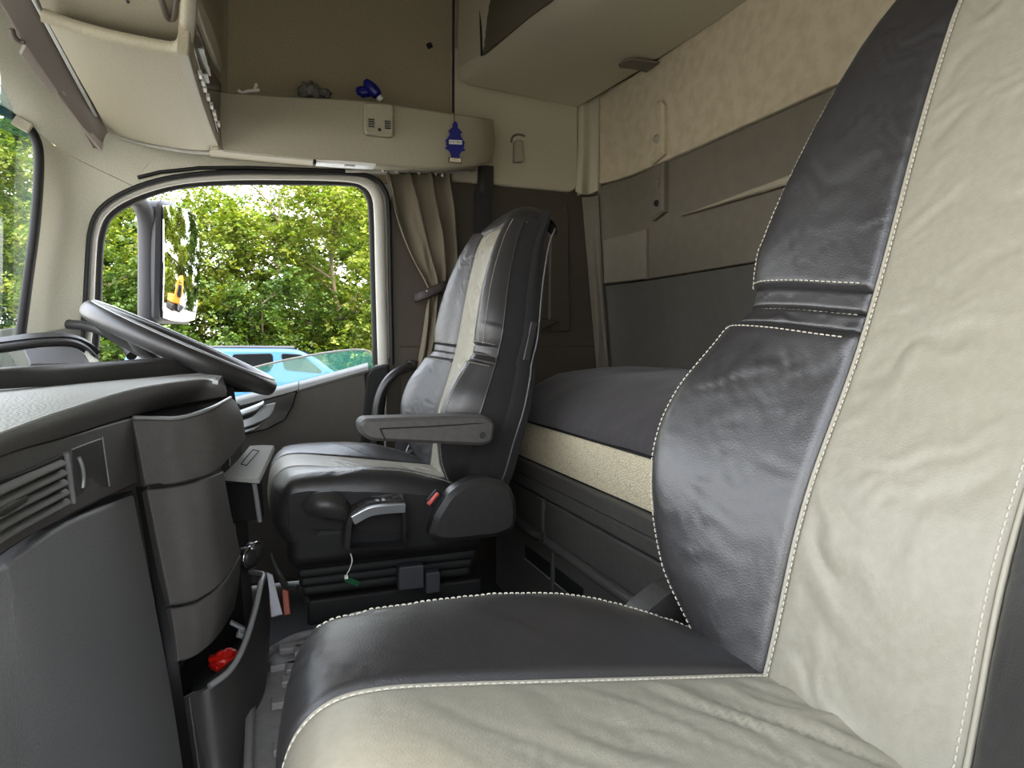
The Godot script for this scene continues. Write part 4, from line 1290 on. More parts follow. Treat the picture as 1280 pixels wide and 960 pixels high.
	slab(b, [
		[Vector3(-0.076, 0.523, -1.524), Vector3(-0.038, 0.524, -1.488), Vector3(-0.003, 0.523, -1.464)],
		[Vector3(-0.047, 0.544, -1.577), Vector3(-0.016, 0.546, -1.555), Vector3(0.013, 0.545, -1.533)],
		[Vector3(-0.022, 0.564, -1.653), Vector3(0.002, 0.567, -1.633), Vector3(0.029, 0.568, -1.613)],
	], 0.012, 0.003, Vector3(0, 1, 0.2), 8, 8)
	commit(b, "tray_top", M.dash_top, tr)
	b = MB.new()
	tube(b, [Vector3(-0.038, 0.541, -1.542), Vector3(-0.027, 0.539, -1.532), Vector3(-0.002, 0.56, -1.587), Vector3(-0.015, 0.562, -1.597)], 0.0012, 4, true)
	commit(b, "press_mark", M.print_dark, tr)
	b = MB.new()
	slab(b, [[Vector3(-0.071, 0.502, -1.543), Vector3(-0.008, 0.508, -1.498)], [Vector3(-0.062, 0.416, -1.54), Vector3(0.002, 0.425, -1.516)]], 0.02, 0.003, Vector3(0.3, 0, 1), 5, 5)
	commit(b, "carrier", M.deep_black, tr)
	b = MB.new()
	tube(b, [Vector3(-0.011, 0.511, -1.478), Vector3(0, 0.427, -1.495)], 0.005, 8)
	commit(b, "runner", M.dash_grey, tr)

	# chrome knobs low on the stack
	var kn := thing("control_knobs", "two chrome ringed knobs low on the side of the centre stack", "knobs", Vector3(-0.021, 0.34, -1.524))
	for q in [[Vector3(-0.027, 0.345, -1.527), 0.022], [Vector3(-0.014, 0.353, -1.543), 0.018]]:
		b = MB.new()
		var axk := Vector3(0.75, 0.1, 0.6).normalized()
		var fr := frame_of(axk, Vector3.UP)
		lathe(b, [Vector2(0.0, 0.02), Vector2(q[1] * 0.75, 0.02), Vector2(q[1] * 0.8, 0.012), Vector2(q[1], 0.01), Vector2(q[1], -0.01)], Transform3D(Basis(fr.x, axk, fr.y), q[0]), 20)
		var kk := commit(b, "knob", M.black_plastic, kn)
		b = MB.new()
		var rr := []
		for i in 20:
			var a := TAU * i / 20
			rr.append(q[0] + axk * 0.011 + (fr.x * cos(a) + fr.y * sin(a)) * q[1])
		tube(b, rr, 0.0032, 6, true, axk)
		commit(b, "chrome_ring", M.chrome, kk)

	# lower bin
	var bi := thing("storage_bin", "black open storage bin with silver rim at the foot of the centre stack", "storage bin", Vector3(-0.04, 0.19, -1.105))
	b = MB.new()
	slab(b, [
		[Vector3(-0.108, 0.256, -1.141), Vector3(-0.073, 0.269, -1.133), Vector3(-0.044, 0.278, -1.159), Vector3(-0.025, 0.293, -1.206), Vector3(-0.009, 0.318, -1.274), Vector3(0.003, 0.347, -1.345), Vector3(0.013, 0.342, -1.415)],
		[Vector3(-0.099, 0.194, -1.132), Vector3(-0.065, 0.199, -1.125), Vector3(-0.034, 0.211, -1.145), Vector3(-0.014, 0.226, -1.191), Vector3(0.003, 0.249, -1.259), Vector3(0.013, 0.287, -1.341), Vector3(0.018, 0.298, -1.414)],
		[Vector3(-0.088, 0.136, -1.122), Vector3(-0.057, 0.141, -1.116), Vector3(-0.027, 0.151, -1.137), Vector3(-0.009, 0.175, -1.178), Vector3(0.007, 0.198, -1.247), Vector3(0.014, 0.224, -1.33), Vector3(0.018, 0.227, -1.414)],
		[Vector3(-0.075, 0.048, -1.096), Vector3(-0.05, 0.05, -1.092), Vector3(-0.024, 0.058, -1.114), Vector3(-0.008, 0.077, -1.157), Vector3(0.005, 0.113, -1.226), Vector3(0.011, 0.135, -1.315), Vector3(0.013, 0.137, -1.405)],
	], 0.008, 0.003, Vector3(0.6, 0, 1), 30, 14)
	commit(b, "outer_wall", M.black_plastic, bi)
	b = MB.new()
	tube(b, smoothed([Vector3(-0.073, 0.271, -1.13), Vector3(-0.044, 0.28, -1.156), Vector3(-0.025, 0.296, -1.202), Vector3(-0.009, 0.321, -1.271), Vector3(0.002, 0.347, -1.342), Vector3(0.007, 0.35, -1.386), Vector3(-0.008, 0.334, -1.455), Vector3(-0.019, 0.322, -1.502)], 5), 0.005, 8)
	commit(b, "rim", M.satin_silver, bi)
	b = MB.new()
	slab(b, [[Vector3(-0.112, 0.253, -1.147), Vector3(-0.102, 0.258, -1.138)], [Vector3(-0.091, 0.118, -1.123), Vector3(-0.082, 0.124, -1.109)]], 0.02, 0.002, Vector3(0.6, 0, 1), 3, 5)
	commit(b, "edge", M.black_plastic, bi)
	b = MB.new()
	slab(b, [[Vector3(-0.105, 0.23, -1.172), Vector3(-0.026, 0.27, -1.238), Vector3(0.004, 0.271, -1.387)], [Vector3(-0.107, 0.219, -1.322), Vector3(-0.036, 0.224, -1.402), Vector3(-0.005, 0.263, -1.476)]], 0.01, 0.0, Vector3(0, 1, 0), 6, 5)
	commit(b, "bin_floor", M.deep_black, bi)
	b = MB.new()
	var red := thing("red_wrapper", "crumpled red wrapper lying in the low storage bin", "wrapper", Vector3(-0.056, 0.24, -1.271))
	blob(b, Vector3(-0.057, 0.247, -1.271), Vector3(0.026, 0.016, 0.022), 0.35, 3)
	commit(b, "crumpled_foil", M.red_plastic, red)
	b = MB.new()
	rbox(b, Vector3(-0.062, 0.247, -1.257), Vector3(0.03, 0.01, 0.02), 0.002, Basis(Vector3(0.3, 1, 0).normalized(), 0.6))
	commit(b, "fold", M.red_plastic, red)
	b = MB.new()
	var cl := thing("keys", "small silver keys lying at the back of the low storage bin", "keys", Vector3(-0.036, 0.258, -1.349))
	rbox(b, Vector3(-0.039, 0.273, -1.35), Vector3(0.03, 0.006, 0.012), 0.002, Basis(Vector3(0, 0, 1), -0.6))
	commit(b, "key_blade", M.satin_silver, cl)
	b = MB.new()
	rbox(b, Vector3(-0.03, 0.26, -1.336), Vector3(0.022, 0.012, 0.014), 0.003, Basis(Vector3(0, 0, 1), -0.5))
	commit(b, "key_head", M.satin_silver, cl)


func blob(b: MB, c: Vector3, size: Vector3, rough: float, seed_: int, seg := 14) -> void:
	# lumpy closed shape
	var p := PackedVector3Array()
	for j in seg + 1:
		var th := PI * j / seg
		for i in seg * 2 + 1:
			var ph := TAU * i / (seg * 2)
			var d := Vector3(sin(th) * cos(ph), cos(th), sin(th) * sin(ph))
			var r := 1.0 + rough * wrinkle.get_noise_3d(d.x * 1.7 + seed_ * 7.0, d.y * 1.7, d.z * 1.7)
			p.append(c + d * size * r)
	var w := seg * 2 + 1
	var k := b.v.size()
	for j in seg + 1:
		for i in w:
			var a := p[j * w + (i + 1 if i < w - 1 else 1)] - p[j * w + (i - 1 if i > 0 else w - 2)]
			var e := p[mini(j + 1, seg) * w + i] - p[maxi(j - 1, 0) * w + i]
			var nn := a.cross(e)
			var out := (p[j * w + i] - c).normalized()
			if nn.length_squared() < 1e-14:
				nn = out
			nn = nn.normalized()
			b.vert(p[j * w + i], nn if nn.dot(out) > 0 else -nn)
	for j in seg:
		for i in w - 1:
			var q := k + j * w + i
			b.quad(q, q + 1, q + w + 1, q + w)


# ---------------------------------------------------------------- bunk
func build_bunk() -> void:
	var bu := thing("bunk_base", "dark bunk base with drawers and handle slots along the rear wall", "bunk", Vector3(0.95, 0, -1.1))
	var b := MB.new()
	rbox(b, Vector3(0.985, 0.20, -1.10), Vector3(0.51, 0.40, 2.00), 0.006)
	commit(b, "carcass", M.bunk_plastic, bu)
	# front lip with a groove
	b = MB.new()
	plate(b, [Vector2(-2.17, 0.462), Vector2(-0.1, 0.462), Vector2(-0.1, 0.424), Vector2(-2.17, 0.424)], rear_on(0.700), 0.05, 0.004)
	commit(b, "lip", M.bunk_plastic, bu)
	b = MB.new()
	plate(b, [Vector2(-2.17, 0.4215), Vector2(-0.1, 0.4215), Vector2(-0.1, 0.388), Vector2(-2.13, 0.388)], rear_on(0.703), 0.045, 0.004)
	commit(b, "lip", M.bunk_plastic, bu)
	b = MB.new()
	rbox(b, Vector3(0.97, 0.44, -1.12), Vector3(0.50, 0.05, 2.1), 0.006)
	commit(b, "deck", M.deep_black, bu)
	# plus mark on the lip
	for s in [Vector3(0.004, 0.004, 0.02), Vector3(0.004, 0.016, 0.005)]:
		b = MB.new()
		rbox(b, Vector3(0.702, 0.402, -2.0), s, 0.001)
		commit(b, "plus_mark", M.satin_silver, bu)
	# drawers
	for q in [[-2.055, -1.655, "drawer"], [-1.640, -0.90, "drawer"], [-0.885, -0.15, "drawer"]]:
		b = MB.new()
		plate(b, [Vector2(q[0], 0.380), Vector2(q[1], 0.380), Vector2(q[1], 0.285), Vector2(q[0], 0.285)], rear_on(0.708), 0.03, 0.004)
		var dr := commit(b, q[2], M.bunk_plastic, bu)
		b = MB.new()
		var from_z: float = q[0] + (0.13 if q[0] < -2.0 else 0.01)
		tube(b, [Vector3(0.712, 0.282, from_z), Vector3(0.700, 0.281, from_z + 0.03), Vector3(0.698, 0.281, q[1] - 0.02), Vector3(0.708, 0.282, q[1])], 0.013, 12)
		commit(b, "grip_bar", M.bunk_plastic, dr)
	b = MB.new()
	rbox(b, Vector3(0.706, 0.302, -1.945), Vector3(0.01, 0.012, 0.02), 0.003)
	commit(b, "latch", M.satin_silver, bu)
	for q in [[-2.05, -1.600], [-1.588, -0.75], [-0.738, -0.15]]:
		b = MB.new()
		plate(b, [Vector2(q[0], 0.262), Vector2(q[1], 0.262), Vector2(q[1], 0.02), Vector2(q[0], 0.02)], rear_on(0.712), 0.03, 0.004)
		var dd := commit(b, "locker_door", M.bunk_plastic, bu)
		b = MB.new()
		tube(b, [Vector3(0.711, 0.263, q[0] + 0.005), Vector3(0.711, 0.263, q[1] - 0.005)], 0.0025, 6)
		commit(b, "edge_line", M.satin_silver, dd)
	for q in [[-1.79, -1.61], [-1.58, -1.42]]:
		b = MB.new()
		plate(b, [Vector2(q[0], 0.222), Vector2(q[1], 0.222), Vector2(q[1], 0.182), Vector2(q[0], 0.182)], rear_on(0.7105), 0.02, 0.001)
		var hs := commit(b, "handle_slot", M.deep_black, bu)
		b = MB.new()
		tube(b, [Vector3(0.709, 0.182, q[0]), Vector3(0.709, 0.182, q[1])], 0.002, 6)
		commit(b, "slot_edge", M.satin_silver, hs)

	# mattress
	var ma := thing("mattress", "bunk mattress with dark velour top and cream perforated front edge", "mattress", Vector3(0.98, 0.465, -1.1))
	b = MB.new()
	var p := PackedVector3Array()
	var nz := 60
	var zs := []
	for i in nz + 1:
		zs.append(lerpf(-1.945, -0.10, float(i) / nz))
	var low := [0.466, 0.49, 0.52, 0.55, 0.572]
	for y in low:
		for z in zs:
			p.append(Vector3(0.722 - 0.006 * sin((y - 0.466) / 0.106 * PI), y, z))
	sheet(b, p, nz + 1, low.size(), Vector3(-1, 0, 0), 0.01)
	commit(b, "front_edge", M.cream_vinyl, ma)
	b = MB.new()
	tube(b, [Vector3(0.717, 0.574, -1.945), Vector3(0.717, 0.574, -0.10)], 0.003, 6)
	commit(b, "piping", M.deep_black, ma)
	b = MB.new()
	p = PackedVector3Array()
	var prof := [[0.720, 0.576], [0.716, 0.588], [0.718, 0.602], [0.727, 0.617], [0.745, 0.636], [0.772, 0.660], [0.81, 0.685], [0.86, 0.703], [0.93, 0.714], [1.02, 0.720], [1.12, 0.722], [1.20, 0.722], [1.24, 0.718], [1.255, 0.70], [1.26, 0.60], [1.26, 0.466]]
	for q in prof:
		for z in zs:
			var puff := 0.006 * wrinkle.get_noise_2d(q[0] * 5.0, z * 4.0) + 0.003 * wrinkle.get_noise_2d(q[0] * 16.0 + 9.0, z * 9.0)
			var e: float = smoothstep(0.0, 0.05, z + 1.945)
			p.append(Vector3(q[0], q[1] + puff * (1.0 if q[1] > 0.6 else 0.3) - (1.0 - e) * 0.02 * (1.0 if q[1] > 0.61 else 0.0), z))
	sheet(b, p, nz + 1, prof.size(), Vector3(0, 1, 0), 0.004)
	commit(b, "cover", M.velour, ma)
	b = MB.new()
	plate(b, xy([Vector3(0.722, 0.466, 0), Vector3(0.722, 0.575, 0), Vector3(0.745, 0.610, 0), Vector3(0.80, 0.655, 0), Vector3(0.90, 0.690, 0), Vector3(1.24, 0.695, 0), Vector3(1.255, 0.466, 0)]), side_on(-1.925), 0.012, 0.002)
	commit(b, "end_panel", M.velour, ma)


# ---------------------------------------------------------------- curtain, belts
func build_curtain_and_belts() -> void:
	var ra := thing("curtain_rail", "thin white curtain rail under the beige shelf", "rail", Vector3(0.473, 1.384, -2.27))
	var b := MB.new()
	tube(b, [Vector3(0.265, 1.366, -2.27), Vector3(0.445, 1.381, -2.27), Vector3(0.613, 1.394, -2.27), Vector3(0.689, 1.402, -2.27)], 0.005, 8)
	commit(b, "bar", M.pale_trim, ra)
	for q in [Vector3(0.387, 1.377, -2.262), Vector3(0.433, 1.377, -2.262), Vector3(0.509, 1.38, -2.262), Vector3(0.568, 1.382, -2.262), Vector3(0.591, 1.379, -2.262)]:
		b = MB.new()
		blob(b, q, Vector3(0.005, 0.007, 0.005), 0.0, 1, 6)
		commit(b, "runner", M.white_plastic, ra)
	var cu := thing("curtain", "taupe fabric curtain gathered beside the door window", "curtain", Vector3(0.5, 0.548, -2.27))
	var lft := [Vector3(0.382, 1.373, -2.28), Vector3(0.401, 1.309, -2.28), Vector3(0.422, 1.229, -2.28), Vector3(0.453, 1.15, -2.28), Vector3(0.491, 1.069, -2.28), Vector3(0.521, 1.015, -2.275), Vector3(0.536, 0.976, -2.27), Vector3(0.532, 0.919, -2.275), Vector3(0.525, 0.85, -2.28), Vector3(0.514, 0.767, -2.28), Vector3(0.497, 0.685, -2.28), Vector3(0.469, 0.603, -2.28), Vector3(0.442, 0.481, -2.28)]
	var rgt := [Vector3(0.639, 1.39, -2.28), Vector3(0.648, 1.329, -2.28), Vector3(0.659, 1.245, -2.28), Vector3(0.665, 1.161, -2.28), Vector3(0.657, 1.076, -2.28), Vector3(0.646, 1.019, -2.275), Vector3(0.633, 0.984, -2.27), Vector3(0.626, 0.92, -2.275), Vector3(0.622, 0.85, -2.28), Vector3(0.61, 0.766, -2.28), Vector3(0.593, 0.683, -2.28), Vector3(0.576, 0.6, -2.28), Vector3(0.559, 0.475, -2.28)]
	b = MB.new()
	var p := PackedVector3Array()
	var nu := 120
	var nv := 90
	for j in nv + 1:
		var f := float(j) / nv
		var l := along(lft, f)
		var r := along(rgt, f)
		var gather := 1.0 - 0.55 * exp(-pow((f - 0.5) / 0.10, 2.0))
		for i in nu + 1:
			var u := float(i) / nu
			var bend := u + 0.035 * sin(f * 5.0 + u * 9.0) * (0.3 + f)
			var fold := sin(bend * TAU * 3.6 + 0.6 * sin(f * 6.0)) * 0.75 + sin(bend * TAU * 8.3 + 1.3 + f * 3.0) * 0.3 + 0.8 * wrinkle.get_noise_2d(u * 4.0 + f * 1.5, f * 3.0 + 20.0)
			var amp := 0.024 * gather
			# a sagging fold in the middle
			var sag := 0.018 * exp(-pow((u - 0.55) / 0.12, 2.0)) * exp(-pow((f - 0.25) / 0.10, 2.0))
			var q := l.lerp(r, u)
			p.append(q + Vector3(0.012 * sin(bend * TAU * 3.6 + 1.2) * gather, 0, fold * amp + sag))
	sheet(b, p, nu + 1, nv + 1, Vector3(0, 0, 1), 0.002)
	commit(b, "cloth", M.curtain, cu)
	var ts := thing("tie_strap", "dark brown strap tied round the gathered curtain", "strap", Vector3(0.549, 0.972, -2.24))
	b = MB.new()
	var sp := [Vector3(0.501, 0.954, -2.285), Vector3(0.517, 0.96, -2.245), Vector3(0.561, 0.98, -2.232), Vector3(0.604, 0.998, -2.235), Vector3(0.651, 1.014, -2.28)]
	tube(b, smoothed(sp, 6), 0.004, 8, false, Vector3.UP, 4.0)
	commit(b, "band", M.strap_brown, ts)
	b = MB.new()
	lathe(b, [Vector2(0, 0.004), Vector2(0.004, 0.003), Vector2(0.005, 0)], Transform3D(Basis(Vector3(1, 0, 0), Vector3(0, 0, 1), Vector3(0, -1, 0)), Vector3(0.532, 0.974, -2.238)), 10)
	commit(b, "stud", M.silver, ts)

	# driver's belt with its upper guide
	var be := thing("seat_belt", "black seat belt hanging from its guide on the side wall behind the driver seat", "seat belt", Vector3(0.754, 1.28, -2.28))
	b = MB.new()
	slab(b, [[Vector3(0.731, 1.434, -2.3), Vector3(0.756, 1.436, -2.285), Vector3(0.794, 1.44, -2.3)], [Vector3(0.725, 1.38, -2.29), Vector3(0.748, 1.377, -2.27), Vector3(0.791, 1.382, -2.29)], [Vector3(0.717, 1.335, -2.285), Vector3(0.743, 1.333, -2.265), Vector3(0.786, 1.326, -2.285)]], 0.02, 0.005, Vector3(0, 0, 1), 8, 8)
	commit(b, "guide", M.black_plastic, be)
	b = MB.new()
	slab(b, [[Vector3(0.712, 1.337, -2.27), Vector3(0.778, 1.331, -2.27)], [Vector3(0.706, 1.162, -2.27), Vector3(0.772, 1.165, -2.27)], [Vector3(0.677, 0.823, -2.29), Vector3(0.743, 0.823, -2.29)], [Vector3(0.621, 0.427, -2.3), Vector3(0.695, 0.423, -2.3)]], 0.003, 0.0, Vector3(0, 0, 1), 4, 12)
	commit(b, "webbing", M.belt, be)
	# grab handle by the door
	var gh := thing("grab_handle", "black arched grab handle on the pillar behind the driver door", "grab handle", Vector3(0.382, 0.408, -2.25))
	b = MB.new()
	tube(b, smoothed([Vector3(0.49, 0.722, -2.3), Vector3(0.457, 0.711, -2.25), Vector3(0.421, 0.696, -2.23), Vector3(0.388, 0.663, -2.225), Vector3(0.367, 0.618, -2.225), Vector3(0.357, 0.558, -2.225), Vector3(0.355, 0.452, -2.23), Vector3(0.366, 0.337, -2.28)], 6), 0.0155, 12)
	commit(b, "bar", M.black_leather, gh)
	b = MB.new()
	rbox(b, Vector3(0.49, 0.725, -2.3), Vector3(0.03, 0.03, 0.05), 0.008)
	commit(b, "mount", M.black_plastic, gh)
	b = MB.new()
	tube(b, [Vector3(0.412, 0.68, -2.3), Vector3(0.402, 0.631, -2.3), Vector3(0.399, 0.385, -2.3)], 0.004, 6)
	commit(b, "guide_strip", M.pale_trim, gh)
	# lower belt end beside the seat
	var bl := thing("belt_strap", "grey seat belt strap running down beside the driver seat cushion", "strap", Vector3(0.409, 0.423, -2.15))
	b = MB.new()
	slab(b, [[Vector3(0.42, 0.495, -2.18), Vector3(0.454, 0.493, -2.18)], [Vector3(0.393, 0.411, -2.15), Vector3(0.435, 0.408, -2.15)]], 0.004, 0.001, Vector3(0, 0, 1), 4, 6)
	commit(b, "webbing", M.mirror_case, bl)
	b = MB.new()
	tube(b, smoothed([Vector3(0.46, 0.478, -2.16), Vector3(0.445, 0.454, -2.15), Vector3(0.435, 0.408, -2.15)], 4), 0.003, 6)
	commit(b, "cable", M.satin_silver, bl)


# ---------------------------------------------------------------- small things
func build_small_things() -> void:
	# dangling cord and scented tree
	var co := thing("hanging_cord", "thin black cord hanging straight down from the roof", "cord", Vector3(0.561, 1.497, -2))
	var b := MB.new()
	tube(b, [Vector3(0.555, 2.321, -2), Vector3(0.558, 1.854, -2), Vector3(0.557, 1.657, -2), Vector3(0.557, 1.507, -2)], 0.0042, 8)
	commit(b, "cord", M.deep_black, co)
	var tr := thing("air_freshener", "blue tree shaped card air freshener with white labels on a thread", "air freshener", Vector3(0.562, 1.378, -1.995))
	b = MB.new()
	var poly := []
	var c0 := Vector2((Vector3(0.562, 1.479, -1.995)).x, (Vector3(0.562, 1.479, -1.995)).y)
	for q in [[2, 0], [5, 6], [4, 9], [12, 17], [9, 20], [10, 24], [14, 30], [17, 33], [15, 36], [16, 39], [14, 43], [18, 46], [11, 49], [8, 54], [7, 60]]:
		poly.append(c0 + Vector2(q[0] * 1.0, -q[1] * 1.0) * 0.00185)
	for k in range(poly.size() - 1, -1, -1):
		poly.append(Vector2(2 * c0.x - poly[k].x, poly[k].y))
	plate(b, poly, side_on(-1.995), 0.002, 0.0)
	commit(b, "card", M.tree_blue, tr)
	b = MB.new()
	plate(b, [c0 + Vector2(-0.020, -0.0585), c0 + Vector2(0.021, -0.056), c0 + Vector2(0.021, -0.069), c0 + Vector2(-0.020, -0.0715)], side_on(-1.9935), 0.0012, 0.0)
	var lb := commit(b, "name_label", M.white_plastic, tr)
	lettering("LITTLE TREES", Vector3(c0.x, c0.y - 0.0638, -1.9925), 0.0085, M.print_dark, lb, 0.06)
	b = MB.new()
	plate(b, [c0 + Vector2(-0.021, -0.111), c0 + Vector2(0.021, -0.111), c0 + Vector2(0.021, -0.127), c0 + Vector2(-0.021, -0.127)], side_on(-1.995), 0.002, 0.0)
	var ft := commit(b, "foot_frame", M.deep_black, tr)
	b = MB.new()
	plate(b, [c0 + Vector2(-0.018, -0.113), c0 + Vector2(0.018, -0.113), c0 + Vector2(0.018, -0.125), c0 + Vector2(-0.018, -0.125)], side_on(-1.9935), 0.001, 0.0)
	commit(b, "foot_label", M.cream_vinyl, ft)
	b = MB.new()
	tube(b, [Vector3(0.558, 1.513, -1.996), Vector3(0.56, 1.476, -1.995)], 0.0012, 5)
	commit(b, "thread", M.deep_black, tr)

	# things lying on the shelf
	var wh := thing("white_clip", "small white plastic clip lying on the overhead shelf", "clip", Vector3(-0.033, 1.524, -2.1))
	b = MB.new()
	tube(b, smoothed([Vector3(-0.059, 1.53, -2.1), Vector3(-0.048, 1.524, -2.1), Vector3(-0.033, 1.531, -2.1), Vector3(-0.011, 1.536, -2.1), Vector3(-0.002, 1.539, -2.1)], 4), 0.0055, 8)
	commit(b, "body", M.white_plastic, wh)
	b = MB.new()
	tube(b, [Vector3(-0.015, 1.535, -2.1), Vector3(-0.009, 1.555, -2.1)], 0.005, 8)
	commit(b, "arm", M.white_plastic, wh)
	var bg := thing("crumpled_bag", "crumpled grey plastic bag lying on the overhead shelf", "bag", Vector3(0.157, 1.558, -2.15))
	b = MB.new()
	blob(b, Vector3(0.145, 1.569, -2.15), Vector3(0.035, 0.026, 0.03), 0.6, 5)
	commit(b, "film", M.bag_film, bg)
	b = MB.new()
	blob(b, Vector3(0.187, 1.566, -2.14), Vector3(0.018, 0.014, 0.02), 0.6, 8)
	commit(b, "knot", M.bag_film, bg)
	var sp := thing("blue_bottle", "royal blue plastic bottle tipped over on the overhead shelf", "bottle", Vector3(0.325, 1.55, -2.1))
	b = MB.new()
	var ax := (Vector3(0.298, 1.611, -2.1) - Vector3(0.344, 1.563, -2.1)).normalized()
	var fr := frame_of(ax, Vector3(0, 0, 1))
	lathe(b, [Vector2(0.0, 0.062), Vector2(0.008, 0.060), Vector2(0.014, 0.050), Vector2(0.019, 0.03), Vector2(0.018, 0.01), Vector2(0.014, 0.0), Vector2(0.0, 0.0)], Transform3D(Basis(fr.x, ax, fr.y), Vector3(0.344, 1.565, -2.1)), 18)
	commit(b, "body", M.royal_blue, sp)
	b = MB.new()
	lathe(b, [Vector2(0.0, -0.014), Vector2(0.009, -0.013), Vector2(0.010, 0.0), Vector2(0.0, 0.001)], Transform3D(Basis(fr.x, ax, fr.y), Vector3(0.344, 1.563, -2.1)), 14)
	commit(b, "cap", M.white_plastic, sp)
	b = MB.new()
	blob(b, Vector3(0.302, 1.576, -2.11), Vector3(0.025, 0.016, 0.015), 0.3, 3)
	commit(b, "sleeve", M.royal_blue, sp)
	# coat hook and square sensor
	var ho := thing("coat_hook", "beige plastic coat hook on the upper rear side panel", "hook", Vector3(0.891, 1.463, -2.31))
	b = MB.new()
	plate(b, rounded(xy([Vector3(0.876, 1.542, -2.312), Vector3(0.905, 1.545, -2.312), Vector3(0.914, 1.466, -2.312), Vector3(0.873, 1.462, -2.312)]), 0.008), side_on(-2.300), 0.025, 0.005)
	commit(b, "peg", M.beige_plastic, ho)
	b = MB.new()
	tube(b, smoothed([Vector3(0.868, 1.538, -2.322), Vector3(0.874, 1.559, -2.322), Vector3(0.896, 1.57, -2.322), Vector3(0.922, 1.567, -2.322)], 4), 0.004, 6)
	commit(b, "hood", M.taupe_panel, ho)
	b = MB.new()
	rbox(b, Vector3(0.564, 1.854, -2.338), Vector3(0.018, 0.018, 0.012), 0.002, Basis(Vector3(0, 0, 1), 0.5))
	var sq := commit(b, "square_plug", M.deep_black)
	tag(sq, "tiny black square plug on the upper side wall", "plug")
	# small latch on the lower side wall
	b = MB.new()
	plate(b, xy([Vector3(0.978, 0.893, -2.318), Vector3(1.067, 0.879, -2.318), Vector3(0.978, 0.845, -2.318)]), side_on(-2.318), 0.02, 0.004)
	var la := commit(b, "triangle_latch", M.umber_panel)
	tag(la, "small triangular latch on the dark side wall behind the driver seat", "latch")

	# rubber mat on the tunnel with raised blocks
	var ma := thing("rubber_mat", "grey rubber floor mat with raised block pattern between the seats", "floor mat", Vector3(0.2, 0.175, -1.1))
	b = MB.new()
	var outline := rounded([Vector2(-0.015, 0.20), Vector2(0.60, 0.20), Vector2(0.60, 1.46), Vector2(0.07, 1.46), Vector2(0.012, 1.40), Vector2(-0.015, 1.2)], 0.05)
	plate(b, outline, top_on(0.190), 0.018, 0.004)
	commit(b, "sheet", M.mat_rubber, ma)
	b = MB.new()
	var rim := []
	for q in outline:
		rim.append(Vector3(q.x, 0.193, -q.y))
	tube(b, rim, 0.008, 6, true)
	commit(b, "raised_edge", M.mat_rubber, ma)
	for gx in 7:
		for gz in 9:
			b = MB.new()
			var c := Vector3(0.045 + gx * 0.075 + (0.018 if gz % 2 == 0 else 0.0), 0.194, -1.40 + gz * 0.068)
			rbox(b, c, Vector3(0.056, 0.014, 0.026), 0.003)
			rbox(b, c + Vector3(0.012, 0, 0.018), Vector3(0.026, 0.014, 0.036), 0.003)
			commit(b, "block", M.mat_rubber, ma)
	# sill parts seen past the mat
	b = MB.new()
	slab(b, [[Vector3(0.015, 0.28, -1.62), Vector3(0.027, 0.273, -1.62)], [Vector3(0.023, 0.191, -1.58), Vector3(0.047, 0.195, -1.58)]], 0.02, 0.002, Vector3(0, 0.4, 1), 4, 5)
	var si := commit(b, "sill_plate", M.sill_white)
	tag(si, "pale metal sill plate beside the floor mat", "sill plate")
	b = MB.new()
	slab(b, [[Vector3(0.046, 0.241, -1.6), Vector3(0.059, 0.247, -1.6)], [Vector3(0.05, 0.191, -1.58), Vector3(0.064, 0.192, -1.58)]], 0.02, 0.002, Vector3(0, 0.3, 1), 4, 5)
	var ru := commit(b, "rust_bracket", M.rust_paint)
	tag(ru, "rust coloured metal bracket at the foot of the driver seat", "bracket")
	b = MB.new()
	tube(b, smoothed([Vector3(0.026, 0.305, -1.66), Vector3(0.031, 0.292, -1.64), Vector3(0.046, 0.263, -1.62), Vector3(0.056, 0.249, -1.6), Vector3(0.079, 0.249, -1.58)], 5), 0.008, 8)
	var ho2 := commit(b, "air_hose", M.black_plastic)
	tag(ho2, "black air hose curling under the driver seat front", "hose")


func lettering(text: String, at: Vector3, size: float, m: Material, parent: Node, tilt := 0.0) -> void:
	var t := TextMesh.new()
	t.text = text
	var f := SystemFont.new()
	f.font_names = PackedStringArray(["Droid Sans"])
	t.font = f
	t.font_size = 32
	t.pixel_size = size / 32.0 * 0.75
	t.depth = 0.0006
	t.material = m
	var mi := MeshInstance3D.new()
	mi.name = "lettering"
	mi.mesh = t
	mi.position = at - origins[parent]
	mi.rotation.z = tilt
	parent.add_child(mi, true)
	origins[mi] = at


# ---------------------------------------------------------------- seats
var LEAN := 0.365
var back_scale := 1.0
var wing := 1.0
var slim := 1.0
const JY := 0.30          # height of the joint between cushion and back above the seat's foot
const SEAM := 0.095
const HW_S := [-0.032, 0.043, 0.118, 0.19, 0.24, 0.30, 0.349, 0.37, 0.424, 0.457, 0.585, 0.698, 0.803, 0.857]
const HW_T := [0.18, 0.24, 0.274, 0.293, 0.294, 0.281, 0.270, 0.260, 0.268, 0.266, 0.240, 0.216, 0.194, 0.166]
const HB_S := [-0.03, 0.05, 0.15, 0.25, 0.33, 0.37, 0.45, 0.6, 0.8]
const HB_F := [0.005, 0.048, 0.070, 0.068, 0.048, 0.032, 0.038, 0.032, 0.012]


func back_pt(s: float, t: float, f: float) -> Vector3:
	s *= back_scale
	return Vector3(sin(LEAN) * s - cos(LEAN) * f, JY + cos(LEAN) * s + sin(LEAN) * f, t)


func back_f0(s: float) -> float:
	return 0.014 * exp(-pow((s - 0.16) / 0.12, 2.0)) + 0.006 * exp(-pow((s - 0.6) / 0.15, 2.0)) - 0.03 * smoothstep(0.70, 0.90, s)


